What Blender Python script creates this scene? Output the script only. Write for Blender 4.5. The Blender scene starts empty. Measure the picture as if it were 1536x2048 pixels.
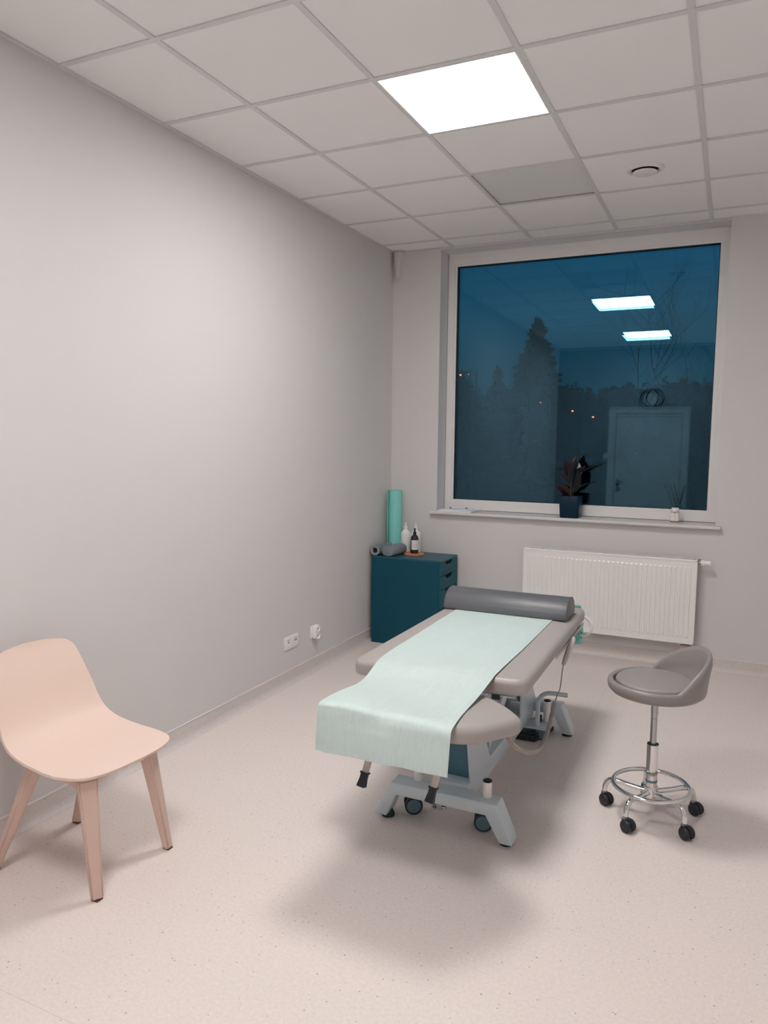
import bpy, bmesh, math, random
from mathutils import Vector, Matrix
PI = math.pi
C = bpy.context.scene.collection
random.seed(7)

# ------------------------------------------------------------------ materials
def mat(name, col, rough=.5, metal=0., spec=.5, noise=0., nscale=30., bump=0., bscale=200., emit=None, es=0., coat=0.):
    m = bpy.data.materials.new(name); m.use_nodes = True
    nt = m.node_tree; b = nt.nodes['Principled BSDF']
    b.inputs['Base Color'].default_value = (*col, 1)
    b.inputs['Roughness'].default_value = rough
    b.inputs['Metallic'].default_value = metal
    b.inputs['Specular IOR Level'].default_value = spec
    b.inputs['Coat Weight'].default_value = coat
    tc = nt.nodes.new('ShaderNodeTexCoord')
    nz = nt.nodes.new('ShaderNodeTexNoise'); nz.inputs['Scale'].default_value = nscale
    nt.links.new(tc.outputs['Object'], nz.inputs['Vector'])
    mx = nt.nodes.new('ShaderNodeMix'); mx.data_type = 'RGBA'; mx.blend_type = 'MULTIPLY'
    mx.inputs[0].default_value = noise
    mx.inputs[6].default_value = (*col, 1)
    nt.links.new(nz.outputs['Color'], mx.inputs[7])
    if noise > 0:
        nt.links.new(mx.outputs[2], b.inputs['Base Color'])
    if bump > 0:
        n2 = nt.nodes.new('ShaderNodeTexNoise'); n2.inputs['Scale'].default_value = bscale
        nt.links.new(tc.outputs['Object'], n2.inputs['Vector'])
        bp = nt.nodes.new('ShaderNodeBump'); bp.inputs['Strength'].default_value = bump; bp.inputs['Distance'].default_value = .002
        nt.links.new(n2.outputs['Fac'], bp.inputs['Height']); nt.links.new(bp.outputs['Normal'], b.inputs['Normal'])
    if emit:
        b.inputs['Emission Color'].default_value = (*emit, 1); b.inputs['Emission Strength'].default_value = es
    return m

def node_math(nt, op, a, b=None, c=None):
    n = nt.nodes.new('ShaderNodeMath'); n.operation = op
    for i, v in enumerate((a, b, c)):
        if v is None: continue
        if isinstance(v, (int, float)): n.inputs[i].default_value = v
        else: nt.links.new(v, n.inputs[i])
    return n.outputs[0]

def vinyl(name, base, seams=False):
    m = mat(name, base, rough=.42, spec=.35)
    nt = m.node_tree; b = nt.nodes['Principled BSDF']
    geo = nt.nodes.new('ShaderNodeNewGeometry')
    pos = geo.outputs['Position']
    def specks(scale, thr, keep):
        v = nt.nodes.new('ShaderNodeTexVoronoi'); v.inputs['Scale'].default_value = scale
        nt.links.new(pos, v.inputs['Vector'])
        near = node_math(nt, 'LESS_THAN', v.outputs['Distance'], thr)
        sep = nt.nodes.new('ShaderNodeSeparateColor'); nt.links.new(v.outputs['Color'], sep.inputs[0])
        pick = node_math(nt, 'LESS_THAN', sep.outputs[0], keep)
        return node_math(nt, 'MULTIPLY', near, pick)
    dark = node_math(nt, 'MAXIMUM', specks(75, .17, .07), specks(28, .085, .16))
    fine = specks(170, .30, .30)
    n = nt.nodes.new('ShaderNodeTexNoise'); n.inputs['Scale'].default_value = 90; n.inputs['Detail'].default_value = 3
    nt.links.new(pos, n.inputs['Vector'])
    r = nt.nodes.new('ShaderNodeMapRange'); r.inputs[1].default_value = .3; r.inputs[2].default_value = .7
    r.inputs[3].default_value = .95; r.inputs[4].default_value = 1.05
    nt.links.new(n.outputs['Fac'], r.inputs[0])
    k = r.outputs[0]
    k = node_math(nt, 'MULTIPLY', k, node_math(nt, 'MULTIPLY_ADD', fine, -.07, 1.0))
    k = node_math(nt, 'MULTIPLY', k, node_math(nt, 'MULTIPLY_ADD', dark, -.52, 1.0))
    if seams:
        sp = nt.nodes.new('ShaderNodeSeparateXYZ'); nt.links.new(pos, sp.inputs[0])
        def line(out, at, w=.0012):
            return node_math(nt, 'LESS_THAN', node_math(nt, 'ABSOLUTE', node_math(nt, 'SUBTRACT', out, at)), w)
        s = line(sp.outputs[1], -2.213)
        s = node_math(nt, 'MAXIMUM', s, line(sp.outputs[1], -4.16))
        s3 = node_math(nt, 'MULTIPLY', line(sp.outputs[0], 1.85), node_math(nt, 'GREATER_THAN', sp.outputs[1], -2.213))
        s = node_math(nt, 'MAXIMUM', s, s3)
        k = node_math(nt, 'MULTIPLY', k, node_math(nt, 'MULTIPLY_ADD', s, -.16, 1.0))
    cm = nt.nodes.new('ShaderNodeCombineColor')
    for i in range(3): nt.links.new(k, cm.inputs[i])
    mx = nt.nodes.new('ShaderNodeMix'); mx.data_type = 'RGBA'; mx.blend_type = 'MULTIPLY'; mx.inputs[0].default_value = 1
    mx.inputs[6].default_value = (*base, 1); nt.links.new(cm.outputs[0], mx.inputs[7])
    nt.links.new(mx.outputs[2], b.inputs['Base Color'])
    return m

M = {}
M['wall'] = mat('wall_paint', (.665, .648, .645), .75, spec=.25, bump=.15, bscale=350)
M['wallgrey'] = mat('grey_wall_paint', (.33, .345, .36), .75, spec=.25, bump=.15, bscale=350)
M['floor'] = vinyl('speckled_vinyl', (.77, .69, .65), True)
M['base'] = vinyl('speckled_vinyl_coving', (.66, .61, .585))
M['basetop'] = mat('coving_cap', (.72, .69, .675), .5)
M['tile'] = mat('mineral_tile', (.93, .915, .91), .9, spec=.1, bump=.5, bscale=900)
M['tiledark'] = mat('grey_panel', (.72, .725, .72), .85, spec=.1, bump=.3, bscale=900)
M['grid'] = mat('grid_metal', (.70, .69, .69), .5, spec=.3)
M['gap'] = mat('dark_gap', (.02, .022, .025), .9)
M['pvc'] = mat('white_pvc', (.78, .755, .74), .35)
M['gasket'] = mat('black_rubber', (.012, .016, .02), .6)
M['sill'] = mat('sill_laminate', (.74, .71, .695), .45, spec=.25, noise=.12, nscale=18)
M['lamp'] = mat('lamp_diffuser', (.9, .9, .9), .6, emit=(1, .970, .950), es=36)
M['white'] = mat('white_enamel', (.84, .82, .80), .32)
M['plastic'] = mat('white_plastic', (.85, .83, .82), .35)
M['plasticgrey'] = mat('grey_print', (.45, .44, .44), .5)
M['black'] = mat('black_plastic', (.012, .015, .022), .42)
M['brass'] = mat('valve_brass', (.55, .42, .36), .35, .8)
M['teal'] = mat('petrol_lacquer', (.003, .070, .108), .5, spec=.25, noise=.1, nscale=8)
M['tealtop'] = mat('petrol_top', (.010, .085, .125), .4, spec=.5)
M['tealfront'] = mat('petrol_front', (.006, .085, .122), .5, spec=.25)
M['recess'] = mat('dark_recess', (.004, .008, .014), .8)
M['mint'] = mat('mint_paper_roll', (.24, .66, .59), .75, bump=.2, bscale=300)
M['mintedge'] = mat('mint_paper_layers', (.12, .47, .42), .8)
M['grey_vinyl'] = mat('warm_grey_vinyl', (.40, .365, .345), .38, spec=.45, bump=.25, bscale=420)
M['dark_vinyl'] = mat('charcoal_vinyl', (.115, .118, .13), .36, spec=.5, bump=.35, bscale=260)
M['frame'] = mat('pale_blue_steel', (.58, .65, .70), .3, spec=.5)
M['frameshade'] = mat('frame_shade_blue', (.05, .16, .23), .35)  # dark blue stands in for the pale frame in shade
M['rubber'] = mat('dark_rubber', (.02, .035, .045), .6)
M['hub'] = mat('blue_grey_plastic', (.11, .19, .23), .45)
M['beige'] = mat('beige_bar', (.62, .54, .47), .5)
M['cable'] = mat('beige_cable', (.42, .36, .32), .5)
M['handset'] = mat('beige_plastic', (.60, .56, .53), .4)
M['pedal'] = mat('dark_teal_plastic', (.012, .045, .055), .35)
M['chrome'] = mat('chrome', (.78, .77, .76), .07, 1.)
M['steel'] = mat('brushed_steel', (.50, .50, .51), .25, 1.)
M['stool'] = mat('taupe_vinyl', (.265, .245, .235), .33, spec=.5, bump=.2, bscale=420)
M['stoolpad'] = mat('taupe_vinyl_pad', (.285, .262, .25), .42, spec=.45, bump=.25, bscale=420)
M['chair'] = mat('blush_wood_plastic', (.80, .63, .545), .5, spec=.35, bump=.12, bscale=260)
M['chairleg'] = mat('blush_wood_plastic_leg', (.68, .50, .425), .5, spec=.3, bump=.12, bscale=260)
M['footdark'] = mat('dark_foot_pad', (.12, .06, .05), .7)
M['leaf'] = mat('dark_leaf', (.005, .011, .013), .3, spec=.35, noise=.3, nscale=12)
M['leafred'] = mat('burgundy_leaf', (.022, .007, .010), .35, spec=.3, noise=.3, nscale=12)
M['stem'] = mat('stem', (.03, .024, .02), .6)
M['pot'] = mat('midnight_blue_pot', (.002, .020, .042), .35, spec=.2)
M['soil'] = mat('soil', (.01, .008, .006), .9)
M['orange'] = mat('terracotta_cork', (.60, .21, .08), .6)
M['foam'] = mat('grey_foam', (.20, .235, .25), .75, bump=.3, bscale=200)
M['foamcut'] = mat('foam_end', (.30, .33, .34), .8)
M['paper'] = mat('white_paper', (.80, .82, .87), .6)
M['papergrey'] = mat('cover_print', (.55, .55, .57), .6)
M['label'] = mat('white_label', (.78, .75, .73), .6)
M['amber'] = mat('amber_oil', (.30, .11, .05), .15)
M['jar'] = mat('frosted_jar', (.72, .68, .66), .15)
M['doorpaint'] = mat('door_paint', (.78, .76, .74), .4)
M['clockface'] = mat('clock_face', (.75, .74, .73), .5)
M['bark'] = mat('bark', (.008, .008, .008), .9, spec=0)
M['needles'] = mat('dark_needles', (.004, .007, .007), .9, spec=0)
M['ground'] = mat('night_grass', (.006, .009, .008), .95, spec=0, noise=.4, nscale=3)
M['streetglow'] = mat('street_lamp_glow', (.9, .4, .2), .5, emit=(1, .12, .03), es=6)

# paper sheet: pale mint with fine crosswise ribs
def make_sheet():
    m = mat('ribbed_mint_sheet', (.60, .715, .695), .42, spec=.5)
    nt = m.node_tree; b = nt.nodes['Principled BSDF']
    geo = nt.nodes.new('ShaderNodeNewGeometry'); sp = nt.nodes.new('ShaderNodeSeparateXYZ'); nt.links.new(geo.outputs['Position'], sp.inputs[0])
    s = node_math(nt, 'SINE', node_math(nt, 'MULTIPLY', sp.outputs[0], 2 * PI / .0062))
    bp = nt.nodes.new('ShaderNodeBump'); bp.inputs['Strength'].default_value = .6; bp.inputs['Distance'].default_value = .0008
    n3 = nt.nodes.new('ShaderNodeTexNoise'); n3.inputs['Scale'].default_value = 7; n3.inputs['Detail'].default_value = 3; n3.inputs['Distortion'].default_value = 1.2
    nt.links.new(geo.outputs['Position'], n3.inputs['Vector'])
    bp0 = nt.nodes.new('ShaderNodeBump'); bp0.inputs['Strength'].default_value = .35; bp0.inputs['Distance'].default_value = .02
    nt.links.new(n3.outputs['Fac'], bp0.inputs['Height']); nt.links.new(bp0.outputs['Normal'], bp.inputs['Normal'])
    nt.links.new(s, bp.inputs['Height']); nt.links.new(bp.outputs['Normal'], b.inputs['Normal'])
    b.inputs['Subsurface Weight'].default_value = 0
    return m
M['sheet'] = make_sheet()

def make_glass():
    m = bpy.data.materials.new('window_glass'); m.use_nodes = True; nt = m.node_tree
    nt.nodes.clear()
    o = nt.nodes.new('ShaderNodeOutputMaterial')
    t = nt.nodes.new('ShaderNodeBsdfTransparent'); t.inputs[0].default_value = (.86, .95, .97, 1)
    g = nt.nodes.new('ShaderNodeBsdfGlossy'); g.inputs['Roughness'].default_value = 0; g.inputs[0].default_value = (.40, .68, .90, 1)
    lw = nt.nodes.new('ShaderNodeLayerWeight'); lw.inputs[0].default_value = .5
    f = node_math(nt, 'POWER', lw.outputs['Facing'], 5.0)
    f = node_math(nt, 'MULTIPLY_ADD', f, .9, .046)
    mx = nt.nodes.new('ShaderNodeMixShader'); nt.links.new(f, mx.inputs[0])
    nt.links.new(t.outputs[0], mx.inputs[1]); nt.links.new(g.outputs[0], mx.inputs[2]); nt.links.new(mx.outputs[0], o.inputs[0])
    return m
M['glass'] = make_glass()

# ------------------------------------------------------------------ mesh helpers
class MB:
    def __init__(s): s.bm = bmesh.new()
    def box(s, x0, x1, y0, y1, z0, z1, bev=0., seg=2):
        b = bmesh.new()
        bmesh.ops.create_cube(b, size=1)
        for v in b.verts:
            v.co = Vector((x0 + (v.co.x + .5) * (x1 - x0), y0 + (v.co.y + .5) * (y1 - y0), z0 + (v.co.z + .5) * (z1 - z0)))
        if bev > 0: bmesh.ops.bevel(b, geom=b.edges[:], offset=bev, segments=seg, profile=.5, affect='EDGES')
        s.merge(b); return s
    def merge(s, b, mtx=None):
        if mtx is not None: bmesh.ops.transform(b, matrix=mtx, verts=b.verts)
        me = bpy.data.meshes.new('tmp'); b.to_mesh(me); b.free(); s.bm.from_mesh(me); bpy.data.meshes.remove(me)
    def prism(s, pts, axis, a, b_, bev=0., seg=2):
        """pts: 2-D outline; axis: extrude axis, from a to b_"""
        b = bmesh.new()
        def P(u, v, w): return {'x': (w, u, v), 'y': (u, w, v), 'z': (u, v, w)}[axis]
        lo = [b.verts.new(P(u, v, a)) for u, v in pts]; hi = [b.verts.new(P(u, v, b_)) for u, v in pts]
        b.faces.new(lo); b.faces.new(hi[::-1])
        n = len(pts)
        for i in range(n): b.faces.new((lo[i], hi[i], hi[(i + 1) % n], lo[(i + 1) % n]))
        bmesh.ops.recalc_face_normals(b, faces=b.faces[:])
        if bev > 0: bmesh.ops.bevel(b, geom=b.edges[:], offset=bev, segments=seg, profile=.5, affect='EDGES')
        s.merge(b); return s
    def tube(s, path, r, n=12, cap=True, closed=False):
        path = [Vector(p) for p in path]; b = bmesh.new(); rings = []
        N = len(path); prev = None
        rr = r if isinstance(r, (list, tuple)) else [r] * N
        for i, p in enumerate(path):
            if closed: t = path[(i + 1) % N] - path[i - 1]
            else: t = path[min(i + 1, N - 1)] - path[max(i - 1, 0)]
            t.normalize()
            if prev is None:
                a = Vector((0, 0, 1)) if abs(t.z) < .9 else Vector((1, 0, 0)); u = t.cross(a).normalized()
            else: u = (prev - t * prev.dot(t)).normalized()
            prev = u; v = t.cross(u)
            rings.append([b.verts.new(p + (u * math.cos(2 * PI * k / n) + v * math.sin(2 * PI * k / n)) * rr[i]) for k in range(n)])
        for i in range(N if closed else N - 1):
            A, B = rings[i], rings[(i + 1) % N]
            for k in range(n): b.faces.new((A[k], A[(k + 1) % n], B[(k + 1) % n], B[k]))
        if cap and not closed: b.faces.new(rings[0][::-1]); b.faces.new(rings[-1])
        bmesh.ops.recalc_face_normals(b, faces=b.faces[:])
        s.merge(b); return s
    def lathe(s, prof, c=(0, 0, 0), n=32, axis='z', mtx=None):
        b = bmesh.new(); rings = []
        for r, h in prof:
            if r < 1e-6: rings.append([b.verts.new((0, 0, h))])
            else: rings.append([b.verts.new((r * math.cos(2 * PI * k / n), r * math.sin(2 * PI * k / n), h)) for k in range(n)])
        for A, B in zip(rings, rings[1:]):
            for k in range(n):
                a0, a1 = A[k % len(A)], A[(k + 1) % len(A)]; b0, b1 = B[k % len(B)], B[(k + 1) % len(B)]
                f = [v for i, v in enumerate((a0, a1, b1, b0)) if v not in (a0, a1, b1, b0)[:i]]
                if len(f) >= 3: b.faces.new(f)
        bmesh.ops.recalc_face_normals(b, faces=b.faces[:])
        R = {'z': Matrix(), 'x': Matrix.Rotation(PI / 2, 4, 'Y'), 'y': Matrix.Rotation(-PI / 2, 4, 'X')}[axis]
        s.merge(b, Matrix.Translation(c) @ (mtx or Matrix()) @ R); return s
    def grid(s, rows, thick=0., closed=False):
        """rows: list of rows of points"""
        b = bmesh.new(); V = [[b.verts.new(p) for p in r] for r in rows]
        for A, B in zip(V, V[1:]):
            n = len(A)
            for k in range(n if closed else n - 1): b.faces.new((A[k], A[(k + 1) % n], B[(k + 1) % n], B[k]))
        s.merge(b); return s
    def build(s, name, m, parent=None, loc=None, smooth=35, kind=None, label=None):
        me = bpy.data.meshes.new(name)
        o = bpy.data.objects.new(name, me); C.objects.link(o)
        off = Vector((0, 0, 0))
        q = parent
        while q is not None: off += q.location; q = q.parent
        if loc is not None: o.location = Vector(loc); off = Vector(loc)
        bmesh.ops.translate(s.bm, verts=s.bm.verts, vec=-off)
        s.bm.to_mesh(me); s.bm.free()
        if parent: o.parent = parent
        me.materials.append(m if not isinstance(m, str) else M[m])
        if smooth:
            me.shade_smooth() if hasattr(me, 'shade_smooth') else None
            me.set_sharp_from_angle(angle=math.radians(smooth))
        if kind: o['kind'] = kind
        if label: o['label'] = label
        return o

def thing(name, label, cat, loc, group=None):
    o = bpy.data.objects.new(name, None); C.objects.link(o); o.location = loc
    o.empty_display_size = .1
    o['label'] = label; o['category'] = cat
    if group: o['group'] = group
    return o
def tag(o, label, cat, group=None, kind=None):
    o['label'] = label; o['category'] = cat
    if group: o['group'] = group
    if kind: o['kind'] = kind
    return o
def struct(mb, name, m, parent=None, **k):
    o = mb.build(name, m, parent, **k); o['kind'] = 'structure'; return o
def smooth_path(pts, n=8, closed=False):
    P = [Vector(p) for p in pts]; out = []; N = len(P)
    rng = range(N if closed else N - 1)
    for i in rng:
        g = (lambda j: P[j % N]) if closed else (lambda j: P[max(0, min(N - 1, j))])
        a, b, c, d = g(i - 1), g(i), g(i + 1), g(i + 2)
        for k in range(n):
            t = k / n
            out.append(.5 * ((2 * b) + (c - a) * t + (2 * a - 5 * b + 4 * c - d) * t * t + (3 * b - a - 3 * c + d) * t ** 3))
    if not closed: out.append(P[-1])
    return out
def rounded_rect(x0, x1, y0, y1, r, n=6):
    out = []
    for cx, cy, a0 in ((x1 - r, y1 - r, 0), (x0 + r, y1 - r, 90), (x0 + r, y0 + r, 180), (x1 - r, y0 + r, 270)):
        for k in range(n + 1):
            a = math.radians(a0 + 90 * k / n); out.append((cx + r * math.cos(a), cy + r * math.sin(a)))
    return out
def round_poly(pts, r, n=5):
    out = []; N = len(pts)
    for i in range(N):
        p = Vector(pts[i]); a = (Vector(pts[i - 1]) - p); b = (Vector(pts[(i + 1) % N]) - p)
        rr = r[i] if isinstance(r, (list, tuple)) else r
        d = min(rr, a.length * .45, b.length * .45)
        p0 = p + a.normalized() * d; p1 = p + b.normalized() * d
        for k in range(n + 1):
            t = k / n; q = p0 * (1 - t) ** 2 + p * 2 * t * (1 - t) + p1 * t * t; out.append((q.x, q.y))
    return out
def pad(mb, outline, z0, z1, r=.02, crown=0., seg=6):
    """cushion: plan outline extruded with rounded rims (outline ccw)"""
    area = sum(outline[i - 1][0] * outline[i][1] - outline[i][0] * outline[i - 1][1] for i in range(len(outline)))
    if area < 0: outline = outline[::-1]
    n = len(outline); b = bmesh.new()
    def inset(d):
        res = []
        for i in range(n):
            p = Vector(outline[i]); q0 = Vector(outline[i - 1]); q1 = Vector(outline[(i + 1) % n])
            t = (q1 - q0).normalized(); nrm = Vector((-t.y, t.x)); res.append(p + nrm * d)
        return res
    rings = []
    rb = r * .6
    for k in range(seg + 1):
        a = PI / 2 * k / seg; rings.append([(q.x, q.y, z0 + rb - rb * math.cos(a)) for q in inset(rb - rb * math.sin(a))])
    for k in range(seg + 1):
        a = PI / 2 * k / seg; rings.append([(q.x, q.y, z1 - r + r * math.sin(a)) for q in inset(r - r * math.cos(a))])
    V = [[b.verts.new(p) for p in R] for R in rings]
    for A, B in zip(V, V[1:]):
        for k in range(n): b.faces.new((A[k], A[(k + 1) % n], B[(k + 1) % n], B[k]))
    b.faces.new(V[0][::-1])
    cxm = sum(p.co.x for p in V[-1]) / n; cym = sum(p.co.y for p in V[-1]) / n; prev = V[-1]
    for kk, sc_ in enumerate((.93, .8, .55)):
        ringn = [b.verts.new((cxm + (p.co.x - cxm) * sc_, cym + (p.co.y - cym) * sc_, z1 + crown * (.5, .85, 1)[kk])) for p in V[-1]]
        for k in range(n): b.faces.new((prev[k], prev[(k + 1) % n], ringn[(k + 1) % n], ringn[k]))
        prev = ringn
    b.faces.new(prev)
    mb.merge(b); return mb

# ------------------------------------------------------------------ room
W, D, H = 3.3, -5.85, 3.025        # right wall x, door wall y, ceiling
XL, XR, ZB, ZT = .40, 2.42, 1.005, 3.012    # window opening
YF = .165                           # front of window frame
t = .35
struct(MB().box(-.2, W + .2, D - .2, .35, -.12, 0), 'floor', 'floor', smooth=0)
struct(MB().box(-.2, 0, D - .2, .35, 0, 3.25), 'wall_left', 'wall', smooth=0)
struct(MB().box(W, W + .2, D - .2, .35, 0, 3.25), 'wall_right', 'wall', smooth=0)
wb = MB().box(0, XL, 0, t, 0, 3.25).box(XR, W, 0, t, 0, 3.25).box(XL, XR, 0, t, 0, ZB - .02).box(XL, XR, 0, t, ZT, 3.25)
struct(wb, 'wall_back', 'wall', smooth=0)
DX0, DX1, DZ = .86, 1.86, 2.05      # door opening in the wall behind the camera
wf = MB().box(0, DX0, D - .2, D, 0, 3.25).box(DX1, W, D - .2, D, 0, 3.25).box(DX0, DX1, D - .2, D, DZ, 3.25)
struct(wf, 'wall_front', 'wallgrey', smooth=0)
# small tapered plaster boxing in the far left corner below the ceiling
struct(MB().prism([(.030, 3.02), (.088, 3.02), (.070, 2.83), (.052, 2.81)], 'y', -.055, 0), 'trim_1', 'wall', smooth=0)

# coved skirting
def cove(name, a, b, axis, sgn):
    prof = [(0, .088), (.004, .088), (.0045, .036)]
    for k in range(7):
        ang = PI / 2 * k / 6; prof.append((.0045 + .030 * (1 - math.cos(ang)), .036 - .0357 * math.sin(ang)))
    prof += [(0, 0)]
    mb = MB(); mc = MB()
    if axis == 'y':
        mb.prism([(sgn[0] + sgn[1] * u, z) for u, z in prof], 'y', a, b)
        mc.prism([(sgn[0], .088), (sgn[0] + sgn[1] * .006, .088), (sgn[0] + sgn[1] * .006, .0905), (sgn[0], .0925)], 'y', a, b)
    else:
        mb.prism([(sgn[0] + sgn[1] * u, z) for u, z in prof], 'x', a, b)
        mc.prism([(sgn[0], .088), (sgn[0] + sgn[1] * .006, .088), (sgn[0] + sgn[1] * .006, .0905), (sgn[0], .0925)], 'x', a, b)
    o = struct(mb, name, 'base', smooth=50); mc.build('cap_strip', 'basetop', o, smooth=0)
cove('baseboard_left', D, 0, 'y', (0, 1)); cove('baseboard_right', D, 0, 'y', (W, -1))
cove('baseboard_back', 0, W, 'x', (0, -1)); cove('baseboard_front', 0, DX0 - .09, 'x', (D, 1))
cove('baseboard_front_corner', DX1 + .09, W, 'x', (D, 1))

# suspended ceiling: tiles sit in a T-bar grid
GX0, GY0, P = .498, -.2326, .6
cols = [0] + [GX0 + P * i for i in range(5)] + [W]
rows = [0] + [GY0 - P * i for i in range(10)] + [D]
LAMPS = ((2, 4), (2, 8))             # (column, row) cells that hold lamps
cm = MB()
for i in range(len(cols) - 1):
    for j in range(len(rows) - 1):
        if (i, j) in LAMPS or (i, j) == (2, 2): continue
        g = .0075
        cm.box(cols[i] + g, cols[i + 1] - g, rows[j + 1] + g, rows[j] - g, H + .004, H + .02)
def cellbox(i, j): return cols[i], cols[i + 1], rows[j + 1], rows[j]
struct(cm, 'ceiling', 'tile', smooth=0)
gm = MB(); w = .012
for x in cols[1:-1]: gm.box(x - w, x + w, D, 0, H - .001, H + .0035); gm.box(x - .002, x + .002, D, 0, H + .003, H + .035)
for y in rows[1:-1]: gm.box(0, W, y - w, y + w, H - .0014, H + .003); gm.box(0, W, y - .002, y + .002, H + .003, H + .035)
gm.box(0, .02, D, 0, H - .0018, H + .002).box(W - .02, W, D, 0, H - .0018, H + .002)
gm.box(0, W, D, D + .02, H - .0018, H + .002).box(0, XL, -.02, 0, H - .0018, H + .002).box(XR, W, -.02, 0, H - .0018, H + .002)
struct(gm, 'trim_2', 'grid', smooth=0)
struct(MB().box(-.2, W + .2, D - .2, t, H + .04, H + .24), 'trim_3', 'tile', smooth=0)   # slab above the grid
x0, x1, y0, y1 = cellbox(2, 2)
o = MB().box(x0 + .0075, x1 - .0075, y0 + .0075, y1 - .0075, H + .010, H + .024).build('ceiling_panel', 'tiledark', loc=((x0 + x1) / 2, (y0 + y1) / 2, H + .010))
tag(o, 'plain darker grey ceiling panel two tiles beyond the lit lamp', 'ceiling panel')
lamp_labels = ['bright square ceiling lamp panel above the treatment table, in direct view',
               'second square ceiling lamp nearer the door, seen only as the lower window reflection']
for n_, (i, j) in enumerate(LAMPS):
    x0, x1, y0, y1 = cellbox(i, j)
    r = thing('ceiling_lamp', lamp_labels[n_], 'ceiling lamp', ((x0 + x1) / 2, (y0 + y1) / 2, H), 'square lamp panels in the ceiling grid')
    g = .009
    fr = MB()
    fr.box(x0 + g, x0 + .016, y0 + g, y1 - g, H - .003, H + .012).box(x1 - .016, x1 - g, y0 + g, y1 - g, H - .003, H + .012)
    fr.box(x0 + .016, x1 - .016, y0 + g, y0 + .016, H - .003, H + .012).box(x0 + .016, x1 - .016, y1 - .016, y1 - g, H - .003, H + .012)
    fr.build('lamp_frame', 'white', r, smooth=0)
    MB().box(x0 + .016, x1 - .016, y0 + .016, y1 - .016, H - .001, H + .008).build('diffuser', 'lamp', r, smooth=0)

v = thing('ceiling_vent', 'round white air vent with a dark ring in a ceiling tile', 'ceiling vent', (1.998, -1.138, H))
c0 = (1.998, -1.138, H)
MB().lathe([(.098, .003), (.096, -.004), (.078, -.010), (.069, -.002), (.066, .014), (.070, .016), (.09, .0035), (.098, .003)], c0, 48).build('rim', 'white', v)
MB().lathe([(0, .002), (.068, .002), (.068, .006), (0, .006)], c0, 40).build('throat_shade', 'gap', v)  # near-black disc paints the shade inside the vent opening
MB().lathe([(0, -.024), (.045, -.0235), (.060, -.020), (.0635, -.016), (.060, -.012), (0, -.010)], c0, 48).lathe([(0, -.012), (.012, -.012), (.012, .003), (0, .003)], c0, 16).build('disc', 'white', v)

# ------------------------------------------------------------------ window
wr = MB().box(XL, XR, YF + .07, YF + .10, ZB - .0, ZB + .02)
win = struct(wr, 'window_1', 'pvc', smooth=0)
fx0, fx1, fz0, fz1 = XL + .004, XR + .0, 1.0085, ZT - .0
px0, px1, pz0, pz1 = .476, 2.357, 1.091, 2.915
def frame_mb(x0, x1, z0, z1, a0, a1, c0, c1, y0, y1):
    """mitred frame: outer x0..x1,z0..z1, inner a0..a1,c0..c1"""
    b = bmesh.new()
    O = [(x0, z0), (x1, z0), (x1, z1), (x0, z1)]; I = [(a0, c0), (a1, c0), (a1, c1), (a0, c1)]
    mb = MB()
    for k in range(4):
        k2 = (k + 1) % 4
        mb.prism([O[k], O[k2], I[k2], I[k]], 'y', y0, y1, .0012, 1)
    b.free(); return mb
frame_mb(fx0, fx1, fz0, fz1, px0 - .018, px1 + .018, pz0 - .018, pz1 + .018, YF, YF + .07).build('window_frame', 'pvc', win, smooth=0)['kind'] = 'structure'
frame_mb(px0 - .019, px1 + .019, pz0 - .019, pz1 + .019, px0 - .002, px1 + .002, pz0 - .002, pz1 + .002, YF + .008, YF + .062).build('glazing_bead', 'pvc', win, smooth=0)['kind'] = 'structure'
frame_mb(px0 - .003, px1 + .003, pz0 - .003, pz1 + .003, px0 + .003, px1 - .003, pz0 + .003, pz1 - .003, YF + .014, YF + .06).build('gasket', 'gasket', win, smooth=0)['kind'] = 'structure'
def pane(y, tilt, yaw=0):
    mb = MB().box(-(px1 - px0) / 2, (px1 - px0) / 2, 0, .004, -(pz1 - pz0) / 2, (pz1 - pz0) / 2)
    bmesh.ops.transform(mb.bm, verts=mb.bm.verts, matrix=Matrix.Translation(((px0 + px1) / 2, y, (pz0 + pz1) / 2)) @ Matrix.Rotation(math.radians(tilt), 4, 'X') @ Matrix.Rotation(math.radians(yaw), 4, 'Z'))
    o = mb.build('glass_pane', 'glass', win, smooth=0); o['kind'] = 'structure'
pane(YF + .026, -.22, 0); pane(YF + .050, -.40, .10)
# sill board
sb = MB().prism([(-.0005, .984), (.19, .984), (.19, ZB), (-.0005, ZB)], 'x', XL + .002, XR - .002)
sb.prism([(-.052, .984), (-.0005, .984), (-.0005, ZB), (-.047, ZB), (-.054, .999), (-.055, .992)], 'x', .363, 2.453)
struct(sb, 'trim_4', 'sill', smooth=0)['label'] = 'white windowsill board'

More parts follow.
